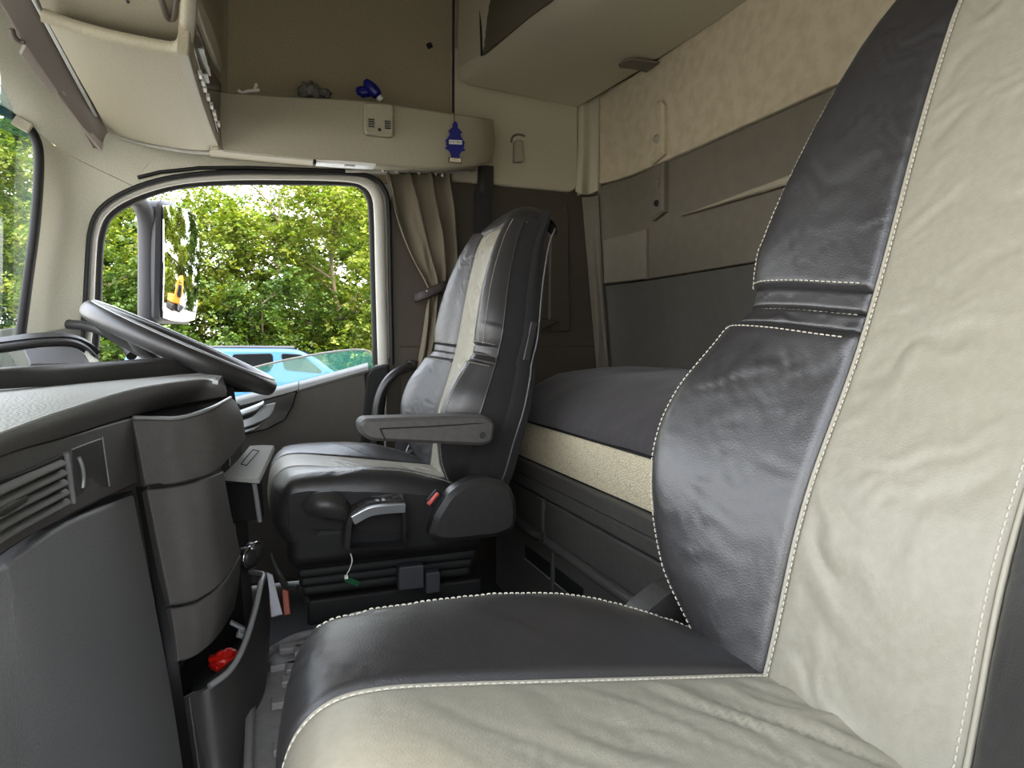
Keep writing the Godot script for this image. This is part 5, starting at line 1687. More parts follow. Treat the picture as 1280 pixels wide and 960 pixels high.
func edge_drop(d: float, r := 0.012) -> float:
	if d >= r:
		return 0.0
	d = maxf(d, 0.0)
	return r - sqrt(maxf(0.0, r * r - (r - d) * (r - d)))


func creases(u: float, v: float, seed_: float) -> float:
	# soft leather folds running along u
	var warp := 0.35 * wrinkle.get_noise_2d(u * 9.0 + seed_, v * 9.0)
	var a := wrinkle.get_noise_2d(u * 5.0 + seed_ * 3.1, v * 26.0 + warp * 4.0)
	var bb := wrinkle.get_noise_2d(u * 12.0 + seed_ * 1.7, v * 60.0 + warp * 6.0)
	var mask := 0.45 + 0.55 * smoothstep(-0.3, 0.5, wrinkle.get_noise_2d(u * 4.0 - seed_, v * 5.0 + 3.0))
	return (a * 0.75 + bb * 0.25) * mask


func bolster_section(s: float, w: float) -> Vector2:
	# w 0 at the seam, 1 at the outer edge, 1.3 behind it on the side
	var hw := curve1(HW_S, HW_T, s) * slim
	var hb := curve1(HB_S, HB_F, s) * wing
	var wd := hw - SEAM
	var p := [Vector3(SEAM, 0.0, 0), Vector3(SEAM + 0.22 * wd, 0.28 * hb + 0.003, 0), Vector3(SEAM + 0.5 * wd, 0.75 * hb + 0.004, 0), Vector3(SEAM + 0.78 * wd, hb + 0.002, 0), Vector3(SEAM + 0.94 * wd, 0.80 * hb - 0.006, 0), Vector3(hw, 0.3 * hb - 0.024, 0), Vector3(hw + 0.002, -0.055, 0), Vector3(hw - 0.003, -0.085, 0)]
	var q := along(p, w / 1.3)
	return Vector2(q.x, q.y)


func back_bolster(b: MB, side: float, s0: float, s1: float, nv: int, seed_: float, er := 0.012, sunk := 0.0, w0 := 0.0, w1 := 0.93) -> void:
	var nu := 34
	var p := PackedVector3Array()
	for j in nv + 1:
		var f := float(j) / nv
		var s := lerpf(s0, s1, f)
		for i in nu + 1:
			var w := lerpf(w0, w1, float(i) / nu)
			var q := bolster_section(s, w)
			var dist := minf(s - s0, s1 - s)
			var inner := (q.x - SEAM) if w < 0.5 else 1.0
			var fo := q.y + back_f0(s) - sunk - maxf(edge_drop(dist, er), edge_drop(inner)) + 0.0022 * creases(q.x * 1.5 + s * 0.8, s * 0.7 - q.x * 0.6, seed_) * clampf(1.3 - w, 0.0, 1.0)
			p.append(back_pt(s, q.x * side, fo))
	sheet(b, p, nu + 1, nv + 1, Vector3(-1, 0.3, 0))


func stitch_row(b: MB, p: Array, nn: Vector3, pitch := 0.0062, r := 0.0008) -> void:
	var total := 0.0
	for i in p.size() - 1:
		total += p[i].distance_to(p[i + 1])
	var count := int(total / pitch)
	var seg := 0
	var run := 0.0
	for k in count:
		var want := k * pitch
		while seg < p.size() - 2 and run + p[seg].distance_to(p[seg + 1]) < want:
			run += p[seg].distance_to(p[seg + 1])
			seg += 1
		var d: Vector3 = (p[seg + 1] - p[seg]).normalized()
		var a: Vector3 = p[seg] + d * (want - run)
		tube(b, [a, a + d * pitch * 0.28 + nn * r * 0.8, a + d * pitch * 0.62], r, 4, false, nn, 1.0, false)


func make_seat(called: String, label: String) -> Node3D:
	var o := thing(called, label, "seat", Vector3.ZERO, "seats")
	o.remove_meta("group")
	var b := MB.new()
	var p := PackedVector3Array()
	# centre panel of the back
	var nu := 40
	var nv := 170
	var s0 := -0.045
	var s1 := 0.775
	for j in nv + 1:
		var s := lerpf(s0, s1, float(j) / nv)
		for i in nu + 1:
			var t := lerpf(-SEAM, SEAM, float(i) / nu)
			var edge := minf(SEAM - absf(t), minf(s - s0, s1 - s))
			var f := back_f0(s) + 0.004 * (1.0 - t * t / (SEAM * SEAM)) - edge_drop(edge, 0.010) + 0.0046 * creases(t * 0.9, s * 0.85, 6.0) * smoothstep(0.0, 0.03, SEAM - absf(t))
			p.append(back_pt(s, t, f))
	sheet(b, p, nu + 1, nv + 1, Vector3(-1, 0.3, 0))
	says(commit(b, "back_centre", M.grey_leather, o), "pale grey leather centre panel")
	for side in [-1.0, 1.0]:
		b = MB.new()
		back_bolster(b, side, -0.03, 0.345, 80, 4.0 + side, 0.007)
		commit(b, "back_bolster", M.black_leather, o)
		b = MB.new()
		back_bolster(b, side, 0.3445, 0.3665, 12, 8.0 + side, 0.006, 0.003)
		back_bolster(b, side, 0.3665, 0.3915, 12, 9.0 + side, 0.006, 0.002)
		commit(b, "back_crease", M.black_leather, o)
		b = MB.new()
		back_bolster(b, side, 0.391, 0.79, 90, 11.0 + side, 0.008)
		commit(b, "head_bolster", M.black_leather, o)
		b = MB.new()
		back_bolster(b, side, -0.03, 0.79, 120, 17.0 + side, 0.004, 0.001, 0.925, 1.3)
		commit(b, "side_boxing", M.dark_fabric, o)
		b = MB.new()
		var rim := []
		for k in 81:
			var s := lerpf(-0.025, 0.785, k / 80.0)
			var q := bolster_section(s, 0.93)
			rim.append(back_pt(s, q.x * side, q.y + back_f0(s)))
		tube(b, rim, 0.0024, 6)
		commit(b, "edge_piping", M.black_leather, o)
		# piping and stitching along the seam
		var seam := []
		var seam2 := []
		for k in 81:
			var s := lerpf(-0.03, 0.765, k / 80.0)
			seam.append(back_pt(s, side * SEAM, back_f0(s) - 0.003))
			seam2.append(back_pt(s, side * (SEAM - 0.006), back_f0(s) + 0.0005 - edge_drop(0.006, 0.010) + 0.001))
		b = MB.new()
		tube(b, seam, 0.0024, 8)
		commit(b, "piping", M.piping, o)
		b = MB.new()
		stitch_row(b, seam2, Vector3(-1, 0.3, 0).normalized())
		# outer edge stitching
		for span in [[-0.02, 0.34], [0.395, 0.78]]:
			var row := []
			for k in 61:
				var s := lerpf(span[0], span[1], k / 60.0)
				var q := bolster_section(s, 0.64 if s < 0.35 else 0.72)
				row.append(back_pt(s, q.x * side, q.y + back_f0(s) + 0.0014))
			stitch_row(b, row, Vector3(-1, 0.3, side * 0.5).normalized())
		for s in [0.337, 0.3655, 0.398]:
			var row := []
			for k in 31:
				var q := bolster_section(s, lerpf(0.08, 0.9, k / 30.0))
				row.append(back_pt(s, q.x * side, q.y + back_f0(s) - (0.0 if s < 0.36 or s > 0.39 else 0.009) + 0.0012))
			stitch_row(b, row, Vector3(-1, 0.3, 0).normalized())
		stuff(commit(b, "stitching", M.thread, o))
	# cap over the top of the head rest
	b = MB.new()
	p = PackedVector3Array()
	var cap := [[0.772, -0.008], [0.785, 0.0], [0.81, 0.0], [0.835, -0.008], [0.855, -0.025], [0.866, -0.05], [0.862, -0.075], [0.84, -0.095], [0.80, -0.10]]
	for j in 33:
		var q := along(cap.map(func(c): return Vector3(c[0], c[1], 0)), j / 32.0)
		var hw := curve1(HW_S, HW_T, q.x) * slim + 0.002
		for i in 41:
			var u := i / 40.0 * 2.0 - 1.0
			var curl := 0.05 * pow(absf(u), 4.0)
			p.append(back_pt(q.x - 0.05 * pow(absf(u), 3.0) * smoothstep(0.77, 0.83, q.x), u * hw * (1.0 - 0.20 * smoothstep(-0.03, -0.10, q.y)), q.y + back_f0(q.x) + curve1(HB_S, HB_F, q.x) * wing * pow(absf(u), 1.5) * smoothstep(-0.06, -0.01, q.y) - 0.035 * pow(absf(u), 8.0) * smoothstep(-0.05, -0.01, q.y) - curl * 0.6 * smoothstep(0.79, 0.845, q.x) + 0.002 * creases(q.x * 3.0, u * 0.6, 15.0)))
	sheet(b, p, 41, 33, Vector3(-1, 1, 0))
	commit(b, "head_cap", M.black_leather, o)
	# rear shell
	b = MB.new()
	p = PackedVector3Array()
	for j in 61:
		var s := lerpf(-0.06, 0.83, j / 60.0)
		var hw := curve1(HW_S, HW_T, s) * slim + 0.001
		var dp := curve1([-0.06, 0.1, 0.4, 0.7, 0.83], [0.15, 0.15, 0.135, 0.115, 0.10], s) * slim
		var sec := [Vector3(hw - 0.004, -0.055, 0), Vector3(hw + 0.003, -0.075, 0), Vector3(hw, -dp * 0.8, 0), Vector3(hw - 0.02, -dp * 0.97, 0), Vector3(hw * 0.5, -dp - 0.008, 0), Vector3(0, -dp - 0.012, 0)]
		for k in [4, 3, 2, 1, 0]:
			sec.append(Vector3(-sec[k].x, sec[k].y, 0))
		for i in 51:
			var q := along(sec, i / 50.0)
			p.append(back_pt(s, q.x, q.y + back_f0(s)))
	sheet(b, p, 51, 61, Vector3(1, 0, 0))
	commit(b, "back_shell", M.dark_fabric, o)
	for side in [-1.0, 1.0]:
		b = MB.new()
		var line := []
		for k in 31:
			var s := lerpf(0.0, 0.78, k / 30.0)
			line.append(back_pt(s, side * (curve1(HW_S, HW_T, s) * slim + 0.002), back_f0(s) - 0.105))
		tube(b, line, 0.0022, 6)
		commit(b, "shell_seam", M.dash_grey, o)
		b = MB.new()
		rbox(b, back_pt(0.43, side * 0.27 * slim, -0.085), Vector3(0.018, 0.10, 0.008), 0.003, Basis(Vector3(0, 0, 1), -LEAN))
		commit(b, "side_handle", M.black_plastic, o)

	# cushion
	var path := [Vector3(0.035, -0.01, 0), Vector3(-0.02, 0.0, 0), Vector3(-0.10, 0.012, 0), Vector3(-0.20, 0.027, 0), Vector3(-0.30, 0.042, 0), Vector3(-0.365, 0.050, 0), Vector3(-0.405, 0.046, 0), Vector3(-0.430, 0.024, 0), Vector3(-0.440, -0.015, 0), Vector3(-0.437, -0.06, 0), Vector3(-0.42, -0.10, 0)]
	b = MB.new()
	p = PackedVector3Array()
	nv = 120
	for j in nv + 1:
		var a := float(j) / nv
		var q := along(path, a)
		var dq := (along(path, minf(a + 0.01, 1.0)) - along(path, maxf(a - 0.01, 0.0))).normalized()
		var nn := Vector3(dq.y, -dq.x, 0)
		for i in nu + 1:
			var t := lerpf(-SEAM, SEAM, float(i) / nu)
			var fold := 0.006 * creases(0.35 * t + 0.25 * q.x, 0.9 * q.x - 0.75 * t, 21.0) * smoothstep(-0.42, -0.20, q.x) + 0.0015 * creases(t, q.x, 30.0)
			var hgt := 0.004 * (1.0 - t * t / (SEAM * SEAM)) - edge_drop(SEAM - absf(t), 0.010) + fold * smoothstep(0.0, 0.03, SEAM - absf(t))
			p.append(q + nn * hgt + Vector3(0, JY, t))
	sheet(b, p, nu + 1, nv + 1, Vector3(0, 1, 0))
	says(commit(b, "cushion_centre", M.grey_leather, o), "pale grey leather centre panel")
	for side in [-1.0, 1.0]:
		b = MB.new()
		p = PackedVector3Array()
		var p2 := PackedVector3Array()
		var nw := 36
		for j in nv + 1:
			var a := float(j) / nv
			var q := along(path, a)
			var dq := (along(path, minf(a + 0.01, 1.0)) - along(path, maxf(a - 0.01, 0.0))).normalized()
			var nn := Vector3(dq.y, -dq.x, 0)
			var hb := curve1([-0.44, -0.40, -0.30, -0.22, -0.14, -0.06, 0.03], [-0.01, 0.0, 0.014, 0.024, 0.025, 0.012, -0.008], q.x) if a < 0.72 else -0.01
			var hw := curve1([0.0, 0.12, 0.3, 0.6, 0.8, 1.0], [0.20, 0.235, 0.262, 0.262, 0.25, 0.24], a)
			var wd := hw - SEAM
			var front := smoothstep(0.62, 0.80, a)
			var sec := [Vector3(SEAM, 0, 0), Vector3(SEAM + 0.25 * wd, 0.35 * hb + 0.004, 0), Vector3(SEAM + 0.55 * wd, 0.85 * hb + 0.005, 0), Vector3(SEAM + 0.80 * wd, hb, 0), Vector3(SEAM + 0.95 * wd, 0.7 * hb - 0.012, 0), Vector3(hw + 0.004, 0.2 * hb - 0.038, 0), Vector3(hw + 0.004, -0.075, 0), Vector3(hw - 0.006, -0.11, 0)]
			for i in nw + 1:
				var c := along(sec, float(i) / nw)
				var off := nn * maxf(c.y, -0.02) + Vector3(0.012 * front * maxf(0.0, -c.y) / 0.1, minf(c.y + 0.02, 0.0) * (1.0 - front), 0)
				if front > 0.0:
					off += Vector3(minf(c.y + 0.02, 0.0) * -0.9 * front, 0, 0)
				var fold := 0.0022 * creases(c.x * 1.4 + q.x * 0.4, q.x * 0.8 + c.x * 0.5, 40.0 + side)
				off -= nn * edge_drop((c.x - SEAM) if i < nw / 2 else 1.0)
				var pt := q + off + nn * fold * smoothstep(0.0, 0.03, c.x - SEAM) + Vector3(0, JY, c.x * side)
				if i <= 24:
					p.append(pt)
				if i >= 24:
					p2.append(pt)
		sheet(b, p, 25, nv + 1, Vector3(0, 1, 0))
		commit(b, "cushion_bolster", M.black_leather, o)
		b = MB.new()
		sheet(b, p2, nw - 23, nv + 1, Vector3(0, 0, side))
		commit(b, "cushion_boxing", M.dark_fabric, o)
		var seam := []
		var seam2 := []
		var edge := []
		for k in 101:
			var a := lerpf(0.03, 0.95, k / 100.0)
			var q := along(path, a)
			var dq := (along(path, minf(a + 0.01, 1.0)) - along(path, maxf(a - 0.01, 0.0))).normalized()
			var nn := Vector3(dq.y, -dq.x, 0)
			seam.append(q - nn * 0.003 + Vector3(0, JY, side * SEAM))
			seam2.append(q + nn * (0.001 - edge_drop(0.006, 0.010)) + Vector3(0, JY, side * (SEAM - 0.006)))
		for j in int(nv * 0.62):
			edge.append(p[j * 25 + 15] + (p[j * 25 + 15] - p[j * 25 + 13]).cross(p[(j + 1) * 25 + 15] - p[j * 25 + 15]).normalized() * -0.0008 * side)
		b = MB.new()
		tube(b, seam, 0.0028, 8)
		commit(b, "piping", M.piping, o)
		b = MB.new()
		stitch_row(b, seam2, Vector3.UP)
		stitch_row(b, edge, Vector3(0, 1, side * 0.4).normalized())
		stuff(commit(b, "stitching", M.thread, o))
	# pan, suspension bellows, foot
	b = MB.new()
	rbox(b, Vector3(-0.17, JY - 0.105, 0), Vector3(0.47, 0.10, 0.49), 0.03)
	commit(b, "seat_pan", M.deep_black, o)
	b = MB.new()
	for k in 4:
		rbox(b, Vector3(-0.17, JY - 0.155 - k * 0.022, 0), Vector3(0.44 - 0.012 * k, 0.026, 0.42 - 0.01 * k), 0.012)
	commit(b, "bellows", M.deep_black, o)
	b = MB.new()
	rbox(b, Vector3(-0.15, 0.03, 0), Vector3(0.42, 0.06, 0.40), 0.008)
	commit(b, "foot", M.deep_black, o)
	for side in [-1.0, 1.0]:
		b = MB.new()
		var pl := []
		for q in [[-0.10, -0.10], [-0.085, -0.05], [-0.05, 0.0], [0.0, 0.028], [0.05, 0.03], [0.10, 0.01], [0.12, -0.04], [0.115, -0.10], [0.07, -0.115], [-0.06, -0.115]]:
			pl.append(Vector2(q[0] * side, q[1] + JY))
		var at := Transform3D(Basis(Vector3(side, 0, 0), Vector3(0, 1, 0), Vector3(0, 0, side)), Vector3(0, 0, side * 0.292))
		plate(b, rounded(pl, 0.02), at, 0.05, 0.012)
		commit(b, "recliner_cover", M.black_plastic, o)
	return o


func build_seats() -> void:
	var pa := make_seat("passenger_seat", "large black and pale grey leather passenger seat in front of the bunk")
	pa.position = Vector3(0.452, 0.4876 - JY, -0.42)
	origins[pa] = pa.position
	LEAN = 0.222
	slim = 0.93
	back_scale = 0.885
	wing = 1.12
	var dr := make_seat("driver_seat", "black leather driver seat with grey stripe and raised armrest facing the steering wheel")
	dr.position = Vector3(0.462, 0.450 - JY, -1.80)
	origins[dr] = dr.position
	var b := MB.new()
	# armrest
	plate(b, rounded(xy([Vector3(0.199, 0.624, -1.46), Vector3(0.21, 0.636, -1.46), Vector3(0.34, 0.635, -1.46), Vector3(0.481, 0.634, -1.46), Vector3(0.508, 0.616, -1.46), Vector3(0.5, 0.57, -1.46), Vector3(0.477, 0.564, -1.46), Vector3(0.34, 0.577, -1.46), Vector3(0.224, 0.588, -1.46), Vector3(0.204, 0.6, -1.46)]), 0.012), side_on(-1.46), 0.07, 0.007)
	var ar := commit(b, "armrest", M.dash_dark, dr)
	b = MB.new()
	tube(b, [Vector3(0.242, 0.614, -1.456), Vector3(0.254, 0.589, -1.456)], 0.0012, 5)
	tube(b, [Vector3(0.242, 0.614, -1.456), Vector3(0.357, 0.614, -1.456), Vector3(0.505, 0.616, -1.462)], 0.0012, 5)
	commit(b, "armrest_joint", M.deep_black, ar)
	b = MB.new()
	tube(b, [Vector3(0.475, 0.588, -1.458), Vector3(0.473, 0.59, -1.45)], 0.007, 10)
	commit(b, "armrest_pivot", M.deep_black, ar)
	# control box with silver switch plate
	b = MB.new()
	plate(b, rounded(xy([Vector3(0.17, 0.347, -1.475), Vector3(0.175, 0.41, -1.475), Vector3(0.187, 0.435, -1.475), Vector3(0.223, 0.451, -1.475), Vector3(0.303, 0.451, -1.475), Vector3(0.307, 0.339, -1.475)]), 0.012), side_on(-1.475), 0.08, 0.010)
	var cb := commit(b, "control_box", M.black_plastic, dr)
	b = MB.new()
	slab(b, [
		[Vector3(0.185, 0.431, -1.545), Vector3(0.22, 0.449, -1.54), Vector3(0.265, 0.453, -1.54), Vector3(0.309, 0.45, -1.545)],
		[Vector3(0.183, 0.426, -1.472), Vector3(0.219, 0.442, -1.47), Vector3(0.253, 0.445, -1.47), Vector3(0.301, 0.444, -1.472)],
	], 0.02, 0.002, Vector3(0, 1, 0.4), 10, 5)
	var sp := commit(b, "switch_plate", M.silver, cb)
	for q in [[Vector3(0.209, 0.444, -1.497), 0.022], [Vector3(0.285, 0.451, -1.497), 0.020]]:
		b = MB.new()
		rbox(b, q[0], Vector3(q[1], 0.010, 0.014), 0.002, Basis(Vector3(0, 0, 1), 0.2))
		commit(b, "rocker", M.deep_black, sp)
	for q in [Vector3(0.243, 0.449, -1.495), Vector3(0.256, 0.45, -1.495)]:
		b = MB.new()
		rbox(b, q, Vector3(0.008, 0.008, 0.016), 0.002, Basis(Vector3(0, 0, 1), 0.1))
		commit(b, "rocker", M.satin_silver, sp)
	# front side pod
	b = MB.new()
	slab(b, [
		[Vector3(0.081, 0.452, -1.53), Vector3(0.105, 0.474, -1.515), Vector3(0.142, 0.478, -1.51), Vector3(0.173, 0.462, -1.515), Vector3(0.192, 0.436, -1.53)],
		[Vector3(0.089, 0.434, -1.515), Vector3(0.112, 0.447, -1.495), Vector3(0.14, 0.449, -1.49), Vector3(0.171, 0.437, -1.495), Vector3(0.186, 0.418, -1.51)],
		[Vector3(0.109, 0.417, -1.52), Vector3(0.125, 0.419, -1.505), Vector3(0.146, 0.415, -1.5), Vector3(0.169, 0.408, -1.505), Vector3(0.184, 0.4, -1.52)],
	], 0.05, 0.006, Vector3(0, 0.3, 1), 12, 8)
	commit(b, "side_pod", M.black_plastic, dr)
	# buckle
	b = MB.new()
	rbox(b, Vector3(0.367, 0.451, -1.475), Vector3(0.022, 0.034, 0.014), 0.004, Basis(Vector3(0, 0, 1), -0.75))
	var bk := commit(b, "buckle", M.deep_black, dr)
	b = MB.new()
	rbox(b, Vector3(0.362, 0.451, -1.468), Vector3(0.008, 0.034, 0.012), 0.003, Basis(Vector3(0, 0, 1), -0.75))
	commit(b, "release_button", M.buckle_red, bk)
	# box on the foot of the seat
	b = MB.new()
	rbox(b, Vector3(0.33, 0.252, -1.56), Vector3(0.06, 0.055, 0.03), 0.004)
	rbox(b, Vector3(0.382, 0.234, -1.56), Vector3(0.035, 0.05, 0.03), 0.004)
	commit(b, "valve_box", M.mirror_case, dr)
	# dangling board on a thin wire
	var wi := thing("loose_circuit_board", "small green circuit board dangling on a thin wire below the seat controls", "circuit board", Vector3(0.185, 0.277, -1.47))
	b = MB.new()
	tube(b, smoothed([Vector3(0.182, 0.346, -1.475), Vector3(0.185, 0.333, -1.47), Vector3(0.181, 0.317, -1.47), Vector3(0.173, 0.302, -1.47)], 5), 0.0013, 5)
	commit(b, "wire", M.white_plastic, wi)
	b = MB.new()
	rbox(b, Vector3(0.185, 0.287, -1.47), Vector3(0.032, 0.003, 0.012), 0.001, Basis(Vector3(0, 0, 1), -0.5) * Basis(Vector3(1, 0, 0), 0.9))
	commit(b, "board", M.board_green, wi)
	b = MB.new()
	rbox(b, Vector3(0.172, 0.3, -1.465), Vector3(0.008, 0.008, 0.008), 0.002)
	commit(b, "connector", M.white_plastic, wi)


# ---------------------------------------------------------------- outside
func build_outside() -> void:
	# mirror on the driver's door
	var mi := thing("door_mirror", "tall exterior door mirror in dark housing outside the driver window", "mirror", Vector3(-0.329, 0.876, -2.75))
	var b := MB.new()
	tube(b, smoothed([Vector3(-0.423, 1.269, -2.42), Vector3(-0.422, 1.291, -2.58), Vector3(-0.401, 1.292, -2.66), Vector3(-0.382, 1.256, -2.7), Vector3(-0.379, 1.168, -2.72), Vector3(-0.379, 0.938, -2.72), Vector3(-0.379, 0.766, -2.7), Vector3(-0.38, 0.693, -2.42)], 6), [0.022, 0.024, 0.026, 0.026], 10, false, Vector3(1, 0, 0), 1.2)
	commit(b, "arm", M.mirror_case, mi)
	b = MB.new()
	tube(b, smoothed([Vector3(-0.359, 1.294, -2.74), Vector3(-0.359, 1.172, -2.74), Vector3(-0.362, 1.026, -2.74), Vector3(-0.363, 0.852, -2.73)], 4), 0.012, 8)
	commit(b, "stay", M.mirror_case, mi)
	var mc := Vector3(-0.284, 1.091, -2.8)
	var nrm := Vector3(0.905, -0.02, 0.424).normalized()
	var across := nrm.cross(Vector3.UP).normalized()
	var upv := across.cross(nrm).normalized()
	var tf := Transform3D(Basis(-across, upv, nrm) if (-across).cross(upv).dot(nrm) > 0 else Basis(across, upv, nrm), mc)
	b = MB.new()
	var out := rounded([Vector2(-0.125, -0.225), Vector2(0.115, -0.22), Vector2(0.13, 0.0), Vector2(0.10, 0.21), Vector2(-0.02, 0.228), Vector2(-0.125, 0.22)], 0.04, 5)
	plate(b, out, tf.translated_local(Vector3(0, 0, -0.004)), 0.07, 0.012)
	commit(b, "housing", M.mirror_case, mi)
	b = MB.new()
	var gp := PackedVector3Array()
	for j in 25:
		for i in 25:
			var u := i / 12.0 - 1.0
			var w := j / 12.0 - 1.0
			var lx := 0.118 * u * sqrt(1.0 - 0.22 * w * w) + (0.004 if w < 0 else -0.004 * w)
			var ly := 0.213 * w * sqrt(1.0 - 0.10 * u * u)
			gp.append(tf * Vector3(lx, ly, 0.006 - (lx * lx + ly * ly) / (2.0 * 1.8) + 0.012))
	sheet(b, gp, 25, 25, nrm, 0.004)
	commit(b, "mirror_glass", M.mirror_glass, mi)

	# ground
	b = MB.new()
	rbox(b, Vector3(0, -1.55, 0), Vector3(160, 0.5, 160), 0.01)
	var gr := commit(b, "ground", M.ground)
	gr.set_meta("kind", "structure")

	build_van()
	build_trees()
	build_digger()


func build_van() -> void:
	var z := -13.2
	var va := thing("blue_van", "light blue passenger van parked outside beyond the driver door", "van", Vector3(-0.4, -1.3, z - 0.9))
	var b := MB.new()
	var body := [Vector3(-2.196, 0.552, -13.2), Vector3(-2.074, 0.62, -13.2), Vector3(-1.642, 0.667, -13.2), Vector3(-0.847, 0.692, -13.2), Vector3(0.446, 0.681, -13.2), Vector3(0.66, 0.665, -13.2), Vector3(0.977, 0.513, -13.2), Vector3(1.359, 0.219, -13.2), Vector3(2.118, 0.114, -13.2), Vector3(2.462, -0.019, -13.2), Vector3(2.588, -0.337, -13.2), Vector3(2.588, -0.89, -13.2), Vector3(-2.256, -0.673, -13.2)]
	plate(b, rounded(xy(body), 0.08), side_on(-13.2), 1.8, 0.06)
	commit(b, "body", M.van_blue, va)
	for q in [["side_window", [Vector3(-1.573, 0.576, -13.15), Vector3(-0.58, 0.584, -13.15), Vector3(-0.58, 0.281, -13.15), Vector3(-1.573, 0.296, -13.15)]],
			["side_window", [Vector3(-0.474, 0.59, -13.15), Vector3(0.221, 0.601, -13.15), Vector3(0.235, 0.357, -13.15), Vector3(0.152, 0.255, -13.15), Vector3(-0.474, 0.265, -13.15)]],
			["front_window", [Vector3(0.361, 0.6, -13.15), Vector3(0.743, 0.575, -13.15), Vector3(1.09, 0.271, -13.15), Vector3(1.09, 0.211, -13.15), Vector3(0.431, 0.281, -13.15)]]]:
		b = MB.new()
		plate(b, rounded(xy(q[1]), 0.06), side_on(-13.18), 0.03, 0.01)
		commit(b, q[0], M.van_glass, va)
	b = MB.new()
	tube(b, [Vector3(-1.475, 0.707, -13.4), Vector3(-0.346, 0.714, -13.4), Vector3(0.612, 0.701, -13.4)], 0.03, 6)
	commit(b, "roof_rail", M.mirror_case, va)
	b = MB.new()
	slab(b, [[Vector3(0.792, 0.646, -13.5), Vector3(0.862, 0.633, -14.7)], [Vector3(1.512, 0.22, -13.5), Vector3(1.647, 0.168, -14.7)]], 0.02, 0.0, Vector3(1, 1, 0), 4, 4)
	commit(b, "windscreen", M.van_glass, va)
	for px in [Vector3(-1.442, -0.628, -13.1), Vector3(1.646, -0.76, -13.1)]:
		b = MB.new()
		lathe(b, [Vector2(0.0, 0.02), Vector2(0.2, 0.02), Vector2(0.24, 0.04), Vector2(0.33, 0.03), Vector2(0.34, -0.1), Vector2(0.34, -0.2)], Transform3D(Basis(Vector3(1, 0, 0), Vector3(0, 0, 1), Vector3(0, -1, 0)), Vector3(px.x, -0.96, -13.18)), 24)
		commit(b, "wheel", M.tyre, va)


func leaf_mesh() -> ArrayMesh:
	# a sprig: several folded leaves about 0.2 m across
	var b := MB.new()
	var r := RandomNumberGenerator.new()
	r.seed = 77
	for k in 7:
		var d := Vector3(r.randf_range(-1, 1), r.randf_range(-0.5, 0.9), r.randf_range(-1, 1)).normalized()
		var up := Vector3(r.randf_range(-0.5, 0.5), 1, r.randf_range(-0.5, 0.5)).normalized()
		var side := d.cross(up).normalized()
		var nn := side.cross(d).normalized()
		var l := r.randf_range(0.07, 0.11)
		var o := d * 0.02
		var w := l * 0.34
		var a := b.vert(o, nn)
		var tip := b.vert(o + d * l * 1.2 - nn * l * 0.15, nn)
		var p0 := b.vert(o + d * l * 0.55 + side * w + nn * l * 0.08, (nn - side * 0.4).normalized())
		var p1 := b.vert(o + d * l * 0.55 - side * w + nn * l * 0.08, (nn + side * 0.4).normalized())
		b.tri(a, p0, tip)
		b.tri(a, tip, p1)
	var arr := []
	arr.resize(Mesh.ARRAY_MAX)
	arr[Mesh.ARRAY_VERTEX] = b.v
	arr[Mesh.ARRAY_NORMAL] = b.n
	arr[Mesh.ARRAY_INDEX] = b.idx
	var me := ArrayMesh.new()
	me.add_surface_from_arrays(Mesh.PRIMITIVE_TRIANGLES, arr)
	var m := StandardMaterial3D.new()
	m.resource_name = "leaf"
	m.albedo_color = Color.WHITE
	m.vertex_color_use_as_albedo = true
	m.roughness = 0.5
	m.backlight_enabled = true
	m.backlight = Color(0.75, 0.85, 0.3)
	me.surface_set_material(0, m)
	return me


